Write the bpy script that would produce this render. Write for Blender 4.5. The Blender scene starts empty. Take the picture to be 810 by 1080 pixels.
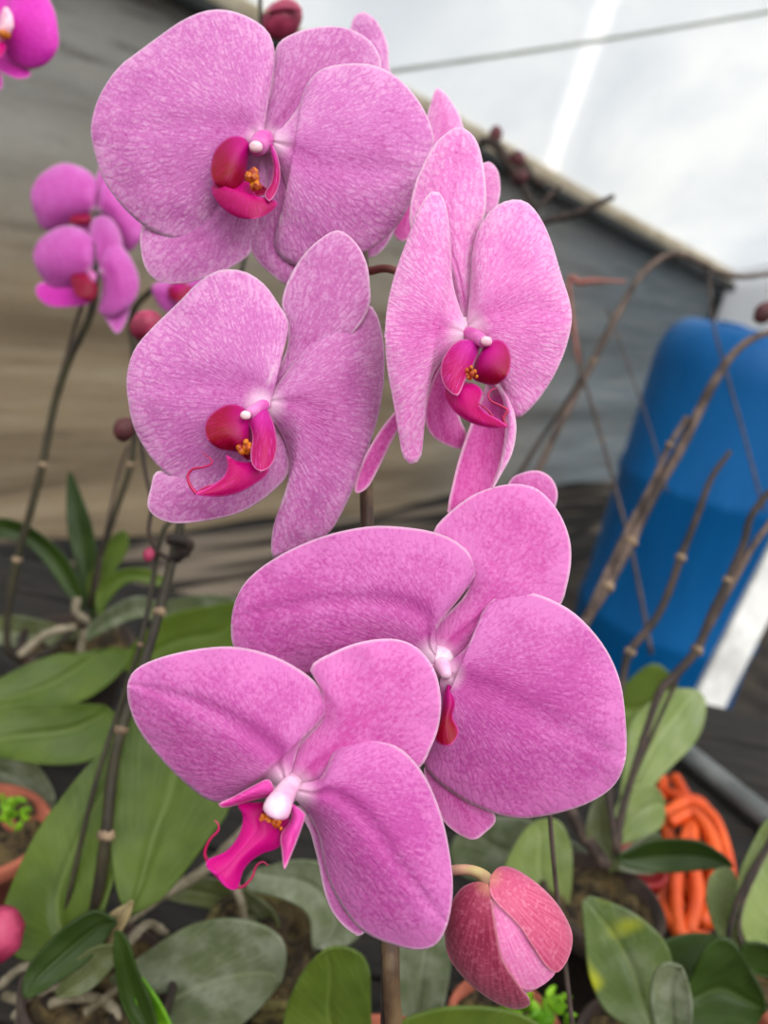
import bpy, math, random
from mathutils import Vector, noise
random.seed(7)
PI = math.pi
# ------------------------------------------------------------------ camera frame
F, CX, CY = 850.0, 405.0, 540.0
PITCH, ROLL = math.radians(18.8), math.radians(12.0)
CAM = Vector((0, 0, 1.15))
BENCH = 0.62
fwd = Vector((0, math.cos(PITCH), -math.sin(PITCH)))
r0, u0 = Vector((1, 0, 0)), Vector((0, math.sin(PITCH), math.cos(PITCH)))
RT = math.cos(ROLL) * r0 + math.sin(ROLL) * u0
UP = -math.sin(ROLL) * r0 + math.cos(ROLL) * u0
def ray(x, y): return (x - CX) / F * RT + (CY - y) / F * UP + fwd
def P(x, y, z): return CAM + z * ray(x, y)
def hit(x, y, p0, n):
    d = ray(x, y)
    return CAM + d * ((p0 - CAM).dot(n) / d.dot(n))

col = bpy.context.scene.collection
WL = {}
def link(o, w, parent):
    col.objects.link(o)
    o.parent = parent
    o.location = w - (WL[parent.name] if parent else Vector((0, 0, 0)))
    WL[o.name] = w.copy()
    return o
def tag(o, label=None, cat=None, group=None, kind=None):
    if label: o['label'] = label
    if cat: o['category'] = cat
    if group: o['group'] = group
    if kind: o['kind'] = kind
    return o
def empty(name, w, parent=None, label=None, cat=None, group=None):
    o = bpy.data.objects.new(name, None)
    o.empty_display_size = 0.02
    link(o, Vector(w), parent)
    return tag(o, label, cat, group)

# ------------------------------------------------------------------ curves
def cr(p0, p1, p2, p3, t):
    a = []
    for i in range(len(p1)):
        a.append(0.5 * ((2 * p1[i]) + (-p0[i] + p2[i]) * t + (2 * p0[i] - 5 * p1[i] + 4 * p2[i] - p3[i]) * t * t
                        + (-p0[i] + 3 * p1[i] - 3 * p2[i] + p3[i]) * t ** 3))
    return a
def spline(pts, sub=10):
    out = []
    n = len(pts)
    for i in range(n - 1):
        p0 = pts[i - 1] if i else [2 * a - b for a, b in zip(pts[0], pts[1])]
        p3 = pts[i + 2] if i + 2 < n else [2 * a - b for a, b in zip(pts[-1], pts[-2])]
        for k in range(sub): out.append(cr(p0, pts[i], pts[i + 1], p3, k / sub))
    out.append(list(pts[-1]))
    return out
def resample(pl, us):
    L = [0.0]
    for a, b in zip(pl, pl[1:]): L.append(L[-1] + math.dist(a[:2], b[:2]))
    out, j = [], 0
    for u in us:
        s = u * L[-1]
        while j < len(L) - 2 and L[j + 1] < s: j += 1
        t = (s - L[j]) / max(L[j + 1] - L[j], 1e-9)
        out.append([p + (q - p) * min(max(t, 0), 1) for p, q in zip(pl[j], pl[j + 1])])
    return out

class Geo:
    def __init__(s): s.v, s.f, s.rim, s.bd, s.uv, s.ww = [], [], [], [], [], []
    def add(s, co, rim=50.0, bd=50.0, uv=(0, 0), w=0.0):
        s.v.append(Vector(co)); s.rim.append(rim); s.bd.append(bd); s.uv.append(uv); s.ww.append(w)
        return len(s.v) - 1
    # a curved blade (petal, sepal, leaf): outline = base, one edge, tip, other edge; pixels of the 810x1080 frame at depth z (m), dz in mm
    def sheet(s, outline, tip, z, base_dz=0, tip_dz=0, edge_dz=0, bulge=0, crease=0, ripple=0.6, dzf=None, nu=40, nv=28, seed=0, slope=(0, 0), bw=0.0):
        pts = [list(p) + [0.0] * (3 - len(p)) for p in outline]
        ch = spline(pts + [pts[0]], 10)
        ne = tip * 10
        us = [0.75 * i / nu + 0.25 * (0.5 - 0.5 * math.cos(PI * i / nu)) for i in range(nu + 1)]
        A, B = resample(ch[:ne + 1], us), resample(ch[ne:][::-1], us)
        mm = z / F * 1000
        bx, by = pts[0][:2]; tx, ty = pts[tip][:2]
        al = math.hypot(tx - bx, ty - by) or 1
        ax, ay = (tx - bx) / al, (ty - by) / al
        ox, oy = bx - ax * 9, by - ay * 9
        if bw:
            sg = 1 if sum(-(p[0] - bx) * ay + (p[1] - by) * ax for p in A) > sum(-(p[0] - bx) * ay + (p[1] - by) * ax for p in B) else -1
            for i, u in enumerate(us):
                k = max(0.0, 1 - u * 5) ** 1.5 * bw * sg
                sh = max(0.0, 1 - u * 5) ** 1.5 * -5
                A[i] = [A[i][0] - ay * k + ax * sh, A[i][1] + ax * k + ay * sh] + A[i][2:]
                B[i] = [B[i][0] + ay * k + ax * sh, B[i][1] - ax * k + ay * sh] + B[i][2:]
        bound = [(p[0], p[1]) for p in A + B if math.hypot(p[0] - bx, p[1] - by) > 0.12 * al]
        idx = []
        for i, u in enumerate(us):
            row = []
            for j in range(nv + 1):
                v = 0.5 - 0.5 * math.cos(PI * j / nv) if True else j / nv
                v = 0.6 * j / nv + 0.4 * v
                x = A[i][0] + (B[i][0] - A[i][0]) * v; y = A[i][1] + (B[i][1] - A[i][1]) * v
                d = A[i][2] + (B[i][2] - A[i][2]) * v
                w = 2 * v - 1
                su = math.sin(PI * min(u, 1) ** 0.8)
                d += base_dz + tip_dz * u ** 1.4 + edge_dz * w * w * su - bulge * (1 - w * w) * su
                d += crease * math.exp(-(w / 0.09) ** 2) * math.sin(PI * min(1, u * 0.93 + 0.07)) ** 0.5 * (1 - 0.7 * u)
                d += slope[0] * (x - bx) * mm + slope[1] * (y - by) * mm
                rip = max(abs(w), u ** 3)
                d += ripple * rip * (noise.noise(Vector((x * 0.035, y * 0.035, seed + z * 31))) * 2.2)
                d += ripple * 0.5 * noise.noise(Vector((x * 0.018, y * 0.018, seed + 9.1)))* 2
                if dzf: d += dzf(x, y)
                rim = min(math.hypot(x - a, y - b) for a, b in bound) * mm
                px, py = x - ox, y - oy
                th = math.atan2(-px * ay + py * ax, px * ax + py * ay)
                rr = math.hypot(px, py) * mm / 10
                row.append(s.add(P(x, y, z + d / 1000), rim, math.hypot(x - bx, y - by) * mm, (th * 3.2, rr), w))
            idx.append(row)
        # face the camera
        k0, k1 = nu // 2, nv // 2
        a, b, c = s.v[idx[k0][k1]], s.v[idx[k0 + 1][k1]], s.v[idx[k0][k1 + 1]]
        flip = (b - a).cross(c - a).dot(CAM - a) < 0
        for i in range(nu):
            for j in range(nv):
                q = [idx[i][j], idx[i + 1][j], idx[i + 1][j + 1], idx[i][j + 1]]
                if i == 0 and not bw: q = [idx[0][j], idx[1][j], idx[1][j + 1]]
                s.f.append(q[::-1] if flip else q)
        return s
    # tube through world points with radii (m)
    def tube(s, pts, rad, n=10, sub=6, knob=0.0):
        if not isinstance(rad, (list, tuple)): rad = [rad] * len(pts)
        q = spline([list(p) + [r] for p, r in zip(pts, rad)], sub)
        ring0 = None
        nrm = None
        for i, a in enumerate(q):
            c = Vector(a[:3]); r = max(a[3], 1e-5)
            t = (Vector(q[min(i + 1, len(q) - 1)][:3]) - Vector(q[max(i - 1, 0)][:3])).normalized()
            if nrm is None:
                nrm = t.cross(Vector((0.3, 0.2, 1))).normalized()
                if nrm.length < 0.1: nrm = t.cross(Vector((1, 0, 0))).normalized()
            nrm = (nrm - t * nrm.dot(t)).normalized()
            bn = t.cross(nrm)
            if knob and i % 9 == 4: r *= 1 + knob
            ring = [s.add(c + r * (math.cos(2 * PI * k / n) * nrm + math.sin(2 * PI * k / n) * bn), uv=(k / n, i * 0.1)) for k in range(n)]
            if ring0:
                for k in range(n): s.f.append([ring0[k], ring0[(k + 1) % n], ring[(k + 1) % n], ring[k]])
            else: s.f.append(ring[::-1])
            ring0 = ring
        s.f.append(ring0)
        return s
    def blob(s, c, ax, nu=18, nv=12, bump=0.0, seed=0.0):
        # ellipsoid with three axis vectors
        c = Vector(c); rows = []
        for i in range(nv + 1):
            ph = PI * i / nv; row = []
            for j in range(nu):
                th = 2 * PI * j / nu
                d = Vector((math.sin(ph) * math.cos(th), math.sin(ph) * math.sin(th), math.cos(ph)))
                k = 1 + bump * noise.noise(d * 2.3 + Vector((seed, seed, 0)))
                row.append(s.add(c + k * (d.x * ax[0] + d.y * ax[1] + d.z * ax[2]), bd=i / nv * 20, uv=(j / nu, i / nv)))
            rows.append(row)
        for i in range(nv):
            for j in range(nu):
                s.f.append([rows[i][j], rows[i + 1][j], rows[i + 1][(j + 1) % nu], rows[i][(j + 1) % nu]])
        return s
    def lathe(s, c, prof, n=40, up=Vector((0, 0, 1))):
        c = Vector(c); prev = None
        for r, h in prof:
            ring = [s.add(c + Vector((r * math.cos(2 * PI * k / n), r * math.sin(2 * PI * k / n), h)), uv=(k / n, h)) for k in range(n)]
            if prev:
                for k in range(n): s.f.append([prev[k], prev[(k + 1) % n], ring[(k + 1) % n], ring[k]])
            prev = ring
        return s
    def box(s, c, ex, ey, ez):
        c = Vector(c); i0 = len(s.v)
        for sx in (-1, 1):
            for sy in (-1, 1):
                for sz in (-1, 1): s.add(c + ex * sx + ey * sy + ez * sz)
        for q in ((0, 1, 3, 2), (4, 6, 7, 5), (0, 4, 5, 1), (2, 3, 7, 6), (0, 2, 6, 4), (1, 5, 7, 3)): s.f.append([i0 + k for k in q])
        return s
    def build(s, name, mat, parent=None, solid=0.0, w=None, flat=False, bevel=0.0):
        if w is None:
            w = WL[parent.name] if parent else sum(s.v, Vector()) / len(s.v)
        w = Vector(w)
        me = bpy.data.meshes.new(name)
        me.from_pydata([v - w for v in s.v], [], s.f)
        for nm, arr in (('rim', s.rim), ('based', s.bd), ('across', s.ww)):
            at = me.attributes.new(nm, 'FLOAT', 'POINT'); at.data.foreach_set('value', arr)
        uvl = me.uv_layers.new(name='vein')
        for lp in me.loops: uvl.data[lp.index].uv = s.uv[lp.vertex_index]
        if not flat:
            for p in me.polygons: p.use_smooth = True
        me.materials.append(mat)
        o = bpy.data.objects.new(name, me)
        link(o, w, parent)
        if solid:
            m = o.modifiers.new('thickness', 'SOLIDIFY'); m.thickness = solid / 1000; m.offset = -1
        if bevel:
            m = o.modifiers.new('soft_edge', 'BEVEL'); m.width = bevel; m.segments = 2
        return o

# ------------------------------------------------------------------ materials
def lin(c):
    return tuple((x / 255 / 12.92) if x / 255 <= 0.04045 else ((x / 255 + 0.055) / 1.055) ** 2.4 for x in c) + (1.0,)
class Mat:
    def __init__(s, name):
        s.m = bpy.data.materials.new(name); s.m.use_nodes = True
        s.t = s.m.node_tree; s.t.nodes.clear()
        s.out = s.n('ShaderNodeOutputMaterial')
    def n(s, t, **k):
        o = s.t.nodes.new(t)
        for a, b in k.items(): setattr(o, a, b)
        return o
    def l(s, a, b): s.t.links.new(a, b)
    def put(s, inp, val):
        if isinstance(val, bpy.types.NodeSocket): s.l(val, inp)
        else: inp.default_value = val
    def math(s, op, a, b=0.0, c=None):
        o = s.n('ShaderNodeMath', operation=op); s.put(o.inputs[0], a); s.put(o.inputs[1], b)
        if c is not None: s.put(o.inputs[2], c)
        return o.outputs[0]
    def rng(s, v, a, b, c=0.0, d=1.0):
        o = s.n('ShaderNodeMapRange', interpolation_type='SMOOTHSTEP'); s.put(o.inputs[0], v)
        for i, x in enumerate((a, b, c, d)): s.put(o.inputs[i + 1], x)
        return o.outputs[0]
    def mix(s, f, a, b, mode='MIX'):
        o = s.n('ShaderNodeMix', data_type='RGBA', blend_type=mode)
        s.put(o.inputs[0], f); s.put(o.inputs[6], a); s.put(o.inputs[7], b)
        return o.outputs[2]
    def noise(s, vec, scale, detail=3, rough=0.5, dist=0.0):
        o = s.n('ShaderNodeTexNoise'); s.put(o.inputs['Vector'], vec)
        o.inputs['Scale'].default_value = scale; o.inputs['Detail'].default_value = detail
        o.inputs['Roughness'].default_value = rough; o.inputs['Distortion'].default_value = dist
        return o.outputs['Fac']
    def mapv(s, vec, scale, loc=(0, 0, 0)):
        o = s.n('ShaderNodeMapping'); s.put(o.inputs['Vector'], vec); o.inputs['Scale'].default_value = scale; o.inputs['Location'].default_value = loc
        return o.outputs[0]
    def voro(s, vec, scale, feat='DISTANCE_TO_EDGE'):
        o = s.n('ShaderNodeTexVoronoi', feature=feat); s.put(o.inputs['Vector'], vec); o.inputs['Scale'].default_value = scale
        return o.outputs['Distance']
    def attr(s, nm): return s.n('ShaderNodeAttribute', attribute_name=nm).outputs['Fac']
    def uv(s): return s.n('ShaderNodeUVMap', uv_map='vein').outputs[0]
    def obj(s): return s.n('ShaderNodeTexCoord').outputs['Object']
    def geo(s): return s.n('ShaderNodeNewGeometry').outputs['Position']
    def bump(s, h, st, dist=0.001):
        o = s.n('ShaderNodeBump'); o.inputs['Strength'].default_value = st; o.inputs['Distance'].default_value = dist; s.l(h, o.inputs['Height'])
        return o.outputs[0]
    def finish(s, colr, rough=0.5, normal=None, transl=0.0, tcol=None, spec=0.4, sheen=0.0, metal=0.0, coat=0.0):
        b = s.n('ShaderNodeBsdfPrincipled')
        s.put(b.inputs['Base Color'], colr); s.put(b.inputs['Roughness'], rough); s.put(b.inputs['Metallic'], metal)
        b.inputs['Specular IOR Level'].default_value = spec
        b.inputs['Sheen Weight'].default_value = sheen; b.inputs['Coat Weight'].default_value = coat
        if normal: s.l(normal, b.inputs['Normal'])
        sh = b.outputs[0]
        if transl:
            t = s.n('ShaderNodeBsdfTranslucent'); s.put(t.inputs['Color'], tcol if tcol is not None else colr)
            if normal: s.l(normal, t.inputs['Normal'])
            mx = s.n('ShaderNodeMixShader'); mx.inputs[0].default_value = transl
            s.l(sh, mx.inputs[1]); s.l(t.outputs[0], mx.inputs[2]); sh = mx.outputs[0]
        s.l(sh, s.out.inputs['Surface'])
        return s.m

def petal_mat(name, pale, mid, deep, white=(250, 225, 240), rimw=1.3, cell=6.5, veinamt=0.32, radamt=0.5, seed=0.0):
    m = Mat(name); uv = m.uv(); rim, bd, ac = m.attr('rim'), m.attr('based'), m.attr('across')
    o = m.obj()
    wob = m.n('ShaderNodeTexNoise'); wob.inputs['Scale'].default_value = 3.0; m.put(wob.inputs['Vector'], uv)
    add = m.n('ShaderNodeMix', data_type='VECTOR'); add.inputs[0].default_value = 0.10
    m.put(add.inputs[4], uv); m.put(add.inputs[5], wob.outputs['Color'])
    mv = m.mapv(add.outputs[1], (1.0, 0.34, 1.0), (seed, seed, 0))
    d1 = m.voro(mv, cell)
    vein = m.math('SUBTRACT', 1.0, m.rng(d1, 0.0, 0.30))
    d2 = m.voro(m.mapv(add.outputs[1], (1.0, 0.5, 1.0), (seed, 2, 0)), cell * 2.1)
    vein2 = m.math('SUBTRACT', 1.0, m.rng(d2, 0.0, 0.3))
    rad = m.noise(m.mapv(add.outputs[1], (5.0, 0.55, 1.0), (seed, 0, 0)), 3.0, 4, 0.6, 0.3)
    grain = m.noise(o, 760, 3, 0.65)
    big = m.noise(o, 38, 3, 0.55)
    f = m.math('MULTIPLY_ADD', vein, veinamt * 0.6, m.math('MULTIPLY', vein2, veinamt * 0.5))
    f = m.math('ADD', f, m.math('MULTIPLY_ADD', grain, 1.0, -0.5))
    f = m.math('ADD', f, m.math('MULTIPLY_ADD', rad, 1.6 * radamt, -0.8 * radamt))
    f = m.math('ADD', f, m.math('MULTIPLY_ADD', big, 0.7, -0.35))
    # deeper colour along the middle fold and towards the throat
    midb = m.math('MULTIPLY', m.math('SUBTRACT', 1.0, m.rng(m.math('ABSOLUTE', ac), 0.0, 0.35)), m.math('SUBTRACT', 1.0, m.rng(bd, 4.0, 40.0)))
    f = m.math('ADD', f, m.math('MULTIPLY', midb, 0.30))
    f = m.math('ADD', f, m.math('MULTIPLY', m.math('SUBTRACT', 1.0, m.rng(rim, 0.0, 11.0)), -0.22))
    f = m.math('ADD', f, 0.24)
    f.node.use_clamp = True
    c = m.mix(m.rng(f, 0.0, 0.5), lin(pale), lin(mid)); c = m.mix(m.rng(f, 0.45, 1.0), c, lin(deep))
    spots = m.math('SUBTRACT', 1.0, m.rng(m.voro(o, 260, 'F1'), 0.06, 0.12))
    spots = m.math('MULTIPLY', spots, m.rng(m.noise(o, 60, 2), 0.56, 0.66))
    c = m.mix(m.math('MULTIPLY', spots, 0.55), c, lin((175, 45, 120)))
    c = m.mix(m.math('MULTIPLY', m.math('SUBTRACT', 1.0, m.rng(rim, 0.1, rimw)), 0.55), c, lin(white))
    c = m.mix(m.math('MULTIPLY', m.math('SUBTRACT', 1.0, m.rng(bd, 0.5, 7.5)), 0.72), c, lin(white))
    h = m.math('ADD', m.math('MULTIPLY', vein, -1.0), m.math('MULTIPLY', grain, 0.8))
    nb = m.bump(h, 0.24, 0.0005)
    return m.finish(c, 0.5, nb, transl=0.22, spec=0.3, sheen=0.08)

M = {}
M['mauve'] = petal_mat('mauve_petal', (224, 158, 208), (206, 114, 186), (182, 70, 154), seed=0.0)
M['mauve_dusky'] = petal_mat('dusky_mauve_petal', (214, 146, 198), (196, 104, 174), (172, 62, 144), seed=3.0)
M['pink'] = petal_mat('pink_petal', (238, 170, 218), (226, 126, 198), (206, 74, 166), seed=5.0)
M['rose'] = petal_mat('rose_petal', (222, 122, 194), (204, 80, 166), (180, 38, 130), veinamt=0.12, radamt=0.22, seed=8.0)
M['rose_deep'] = petal_mat('deep_rose_petal', (228, 110, 190), (212, 70, 164), (188, 36, 132), veinamt=0.2, seed=8.0)
M['orchid'] = petal_mat('orchid_petal', (212, 118, 188), (190, 76, 160), (164, 42, 130), veinamt=0.12, radamt=0.3, seed=12.0)
M['far_mauve'] = petal_mat('violet_pink_petal', (216, 120, 202), (200, 80, 176), (174, 40, 144), seed=15.0)
M['magenta'] = petal_mat('magenta_petal', (230, 72, 200), (216, 40, 182), (190, 20, 146), seed=19.0)

def lip_mat(name, a, b, c_, tip=(235, 90, 190)):
    m = Mat(name); bd, rim, uv, o = m.attr('based'), m.attr('rim'), m.uv(), m.obj()
    str_ = m.noise(m.mapv(uv, (9, 1.2, 1)), 2.0, 3)
    c = m.mix(m.math('MULTIPLY_ADD', m.noise(o, 120, 2), 0.5, m.rng(bd, 1.0, 13.0, -0.25, 0.75)), lin(a), lin(b))
    c = m.mix(m.rng(str_, 0.5, 0.75), c, lin(c_))
    c = m.mix(m.math('MULTIPLY', m.math('SUBTRACT', 1.0, m.rng(rim, 0.0, 0.8)), 0.65), c, lin(tip))
    return m.finish(c, 0.4, m.bump(str_, 0.25, 0.0005), transl=0.15, spec=0.22)
M['lip_red'] = lip_mat('crimson_lip', (184, 4, 126), (138, 0, 30), (180, 4, 96))
M['lip_magenta'] = lip_mat('magenta_lip', (194, 0, 116), (168, 0, 84), (208, 20, 142))
M['lip_violet'] = lip_mat('violet_lip', (192, 30, 146), (176, 4, 92), (206, 70, 168), (240, 160, 215))
M['lip_pale'] = lip_mat('pink_lobe', (216, 70, 168), (200, 44, 140), (226, 120, 190), (246, 190, 226))
M['lip_front'] = lip_mat('magenta_front_lobe', (112, 0, 54), (192, 0, 118), (180, 8, 110), (226, 50, 166))
M['lip_dark'] = lip_mat('dark_red_lip', (150, 6, 62), (130, 4, 40), (176, 10, 90), (190, 30, 110))
def simple(name, a, b, scale=40, rough=0.5, bumpst=0.2, bd=0.001, detail=4, spec=0.4, metal=0.0, stretch=(1, 1, 1), transl=0.0, coat=0.0, lo=0.35, hi=0.65, coord='obj'):
    m = Mat(name); o = m.mapv(m.obj() if coord == 'obj' else m.uv(), stretch)
    n = m.noise(o, scale, detail, 0.6)
    c = m.mix(m.rng(n, lo, hi), lin(a), lin(b))
    return m.finish(c, rough, m.bump(n, bumpst, bd), transl=transl, spec=spec, metal=metal, coat=coat)
M['column'] = simple('white_pink_column', (250, 222, 238), (242, 184, 220), 120, 0.4, 0.1, transl=0.15)
M['column_pink'] = simple('pink_column', (232, 140, 204), (214, 90, 176), 120, 0.4, 0.1, transl=0.15)
M['anther'] = simple('anther_cap_cream', (244, 206, 214), (230, 160, 190), 150, 0.4, 0.1)
M['callus'] = simple('orange_callus', (212, 124, 14), (150, 40, 20), 500, 0.4, 0.5)
M['tendril'] = simple('crimson_tendril', (190, 10, 90), (160, 8, 70), 200, 0.4, 0.1)
M['tendril_dark'] = simple('dark_tendril', (170, 20, 80), (90, 20, 40), 60, 0.4, 0.1)
M['stem'] = simple('brown_green_stem', (120, 98, 70), (74, 54, 42), 90, 0.5, 0.4, stretch=(1, 1, 0.25))
M['stem_green'] = simple('dark_green_stem', (58, 54, 34), (38, 30, 24), 60, 0.55, 0.4, stretch=(1, 1, 0.25))
M['pedicel'] = simple('pale_green_pedicel', (206, 190, 128), (214, 160, 140), 60, 0.45, 0.15)
M['pedicel_brown'] = simple('brown_pink_pedicel', (132, 74, 60), (150, 92, 84), 60, 0.45, 0.15)
M['dry'] = simple('dry_brown_stalk', (104, 86, 76), (48, 36, 31), 55, 0.7, 0.7, 0.002, stretch=(1, 1, 0.35))
M['dry_dark'] = simple('dark_dry_stalk', (66, 52, 44), (34, 27, 24), 55, 0.7, 0.7, 0.002, stretch=(1, 1, 0.35))
M['node'] = simple('straw_node_scale', (150, 128, 102), (86, 68, 54), 80, 0.7, 0.4)
M['wire'] = simple('rusty_brown_wire', (80, 66, 60), (54, 44, 40), 80, 0.6, 0.3)
M['root'] = simple('grey_tan_root', (142, 132, 112), (94, 86, 66), 60, 0.75, 0.6, 0.002)
M['terracotta'] = simple('terracotta', (176, 100, 76), (140, 74, 56), 30, 0.85, 0.25, 0.002)
M['bark'] = simple('bark_mix', (96, 80, 48), (34, 26, 18), 70, 0.9, 1.0, 0.012)
M['dark_pot'] = simple('dark_brown_clay', (70, 56, 48), (46, 38, 34), 30, 0.85, 0.25, 0.002)
M['moss'] = simple('mossy_bark', (112, 104, 56), (44, 36, 24), 60, 0.9, 1.0, 0.014)
M['fern'] = simple('lime_fern', (150, 200, 40), (92, 150, 24), 60, 0.5, 0.2, transl=0.25)
M['orange'] = simple('orange_plastic_tube', (226, 92, 30), (196, 66, 20), 20, 0.4, 0.1)
M['red'] = simple('red_plastic', (150, 14, 22), (120, 10, 18), 20, 0.35, 0.05)
M['bench'] = simple('dark_weathered_wood', (34, 30, 25), (14, 12, 10), 14, 0.85, 0.6, 0.003, stretch=(1, 6, 1))
M['rail'] = simple('grey_steel_pipe', (112, 116, 114), (86, 90, 90), 20, 0.45, 0.1, metal=0.3)
M['ground'] = simple('dark_soil', (58, 50, 42), (26, 22, 19), 9, 0.95, 0.8, 0.02)
M['post'] = simple('white_painted_metal', (232, 232, 228), (190, 190, 186), 8, 0.4, 0.05)
M['cream'] = simple('cream_timber', (232, 218, 192), (206, 190, 160), 10, 0.7, 0.2)
M['blackcord'] = simple('dark_rubber_edge', (48, 50, 50), (34, 36, 36), 20, 0.6, 0.1)
M['whitepipe'] = simple('white_plastic_pipe', (244, 244, 242), (226, 226, 222), 8, 0.4, 0.05, transl=0.3)
M['greywire'] = simple('grey_roof_wire', (236, 238, 232), (224, 228, 220), 10, 0.5, 0.05, transl=0.7)
def sheet_mat():
    m = Mat('dark_plastic_sheet'); p = m.geo()
    n = m.noise(m.mapv(p, (0.5, 0.5, 11)), 1.7, 3, 0.5, 0.3)
    c = m.mix(m.rng(n, 0.47, 0.62), lin((22, 20, 19)), lin((120, 108, 94)))  # fold shading painted into the colour as dark and pale bands
    return m.finish(c, 0.6, m.bump(n, 0.4, 0.02), spec=0.25)
M['black_sheet'] = sheet_mat()

def bud_mat(name, a, b, c_):
    m = Mat(name); uv, rim, bd = m.uv(), m.attr('rim'), m.attr('based')
    st = m.noise(m.mapv(uv, (5, 0.35, 1)), 2.2, 4)
    g = m.noise(m.obj(), 700, 2)
    c = m.mix(m.rng(st, 0.35, 0.65), lin(a), lin(b))
    c = m.mix(m.math('MULTIPLY', m.rng(g, 0.5, 0.7), 0.4), c, lin(c_))
    c = m.mix(m.math('MULTIPLY', m.math('SUBTRACT', 1.0, m.rng(rim, 0.0, 1.0)), 0.35), c, lin((240, 170, 190)))
    c = m.mix(m.math('MULTIPLY', m.math('SUBTRACT', 1.0, m.rng(bd, 0.5, 6.0)), 0.5), c, lin((206, 150, 110)))
    return m.finish(c, 0.5, m.bump(g, 0.3, 0.0006), transl=0.12, spec=0.35, sheen=0.1)
M['bud_red'] = bud_mat('rose_red_bud_sepal', (168, 60, 92), (138, 34, 66), (204, 106, 138))
M['bud_rose'] = bud_mat('rose_bud_sepal', (206, 92, 130), (184, 64, 104), (228, 142, 170))
M['bud_pink'] = bud_mat('pink_bud_petal', (234, 138, 190), (222, 108, 170), (246, 180, 214))
M['bud_small'] = simple('dark_rose_bud', (176, 60, 96), (128, 30, 60), 60, 0.5, 0.1)
M['bud_dark'] = simple('dried_brown_bud', (92, 44, 48), (58, 30, 32), 60, 0.6, 0.2)

def leaf_mat(name, a, b, rib, gloss=0.45, dust=0.0, patch=None):
    m = Mat(name); ac, bd, uv, o = m.attr('across'), m.attr('based'), m.uv(), m.obj()
    n = m.noise(o, 16, 4, 0.6)
    c = m.mix(m.rng(n, 0.3, 0.7), lin(a), lin(b))
    st = m.noise(m.mapv(uv, (7, 0.15, 1)), 2.5, 3)
    c = m.mix(m.math('MULTIPLY', m.rng(st, 0.45, 0.7), 0.25), c, lin(rib))
    mid = m.math('SUBTRACT', 1.0, m.rng(m.math('ABSOLUTE', ac), 0.0, 0.07))
    c = m.mix(m.math('MULTIPLY', mid, 0.55), c, lin(rib))
    if dust:
        c = m.mix(m.math('MULTIPLY', m.rng(m.noise(o, 30, 5, 0.7), 0.4, 0.7), dust), c, lin((176, 180, 164)))
    if patch:
        c = m.mix(m.rng(m.noise(o, 13, 2), 0.52, 0.60), c, lin(patch))
    return m.finish(c, gloss, m.bump(st, 0.12, 0.001), transl=0.12, spec=0.3)
M['leaf'] = leaf_mat('mid_green_leaf', (88, 108, 34), (66, 86, 26), (112, 132, 60))
M['sheath'] = leaf_mat('straw_sheath', (178, 160, 116), (140, 122, 84), (200, 184, 140), 0.6, 0.2)
M['leaf_light'] = leaf_mat('light_green_leaf', (134, 150, 86), (108, 128, 66), (170, 184, 124), 0.48, 0.2)
M['leaf_grey'] = leaf_mat('grey_green_leaf', (100, 110, 76), (76, 88, 58), (138, 146, 112), 0.46, 0.4)
M['leaf_dark'] = leaf_mat('dark_green_leaf', (50, 72, 20), (36, 54, 16), (76, 96, 40), 0.42)
M['leaf_olive'] = leaf_mat('olive_leaf', (96, 104, 58), (72, 80, 46), (128, 134, 86), 0.42, 0.2)
M['leaf_yellow'] = leaf_mat('green_leaf_with_yellow_patch', (86, 104, 48), (66, 86, 38), (130, 146, 78), 0.44, 0.2, (176, 180, 24))

# walls, roof, barrel
def wall_mat():
    m = Mat('grey_brown_net_cloth'); p = m.geo()
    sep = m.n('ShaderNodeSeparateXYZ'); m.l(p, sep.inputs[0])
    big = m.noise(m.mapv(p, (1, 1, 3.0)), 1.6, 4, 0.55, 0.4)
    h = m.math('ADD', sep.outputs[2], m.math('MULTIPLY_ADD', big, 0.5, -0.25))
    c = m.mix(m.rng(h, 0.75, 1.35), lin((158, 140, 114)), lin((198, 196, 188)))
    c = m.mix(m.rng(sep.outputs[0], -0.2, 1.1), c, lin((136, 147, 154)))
    streak = m.noise(m.mapv(p, (1.2, 1.2, 14)), 2.2, 5, 0.6)
    c = m.mix(m.math('MULTIPLY', m.rng(streak, 0.52, 0.72), 0.5), c, lin((96, 84, 70)))
    c = m.mix(m.math('MULTIPLY', m.rng(streak, 0.5, 0.3), 0.3), c, lin((192, 182, 162)))
    weave = m.noise(m.mapv(p, (160, 160, 300)), 1.0, 2)
    c = m.mix(m.math('MULTIPLY', m.rng(weave, 0.4, 0.7), 0.22), c, lin((90, 84, 76)))
    return m.finish(c, 0.9, m.bump(streak, 0.3, 0.02), transl=0.12, spec=0.1)
M['wall'] = wall_mat()
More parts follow.
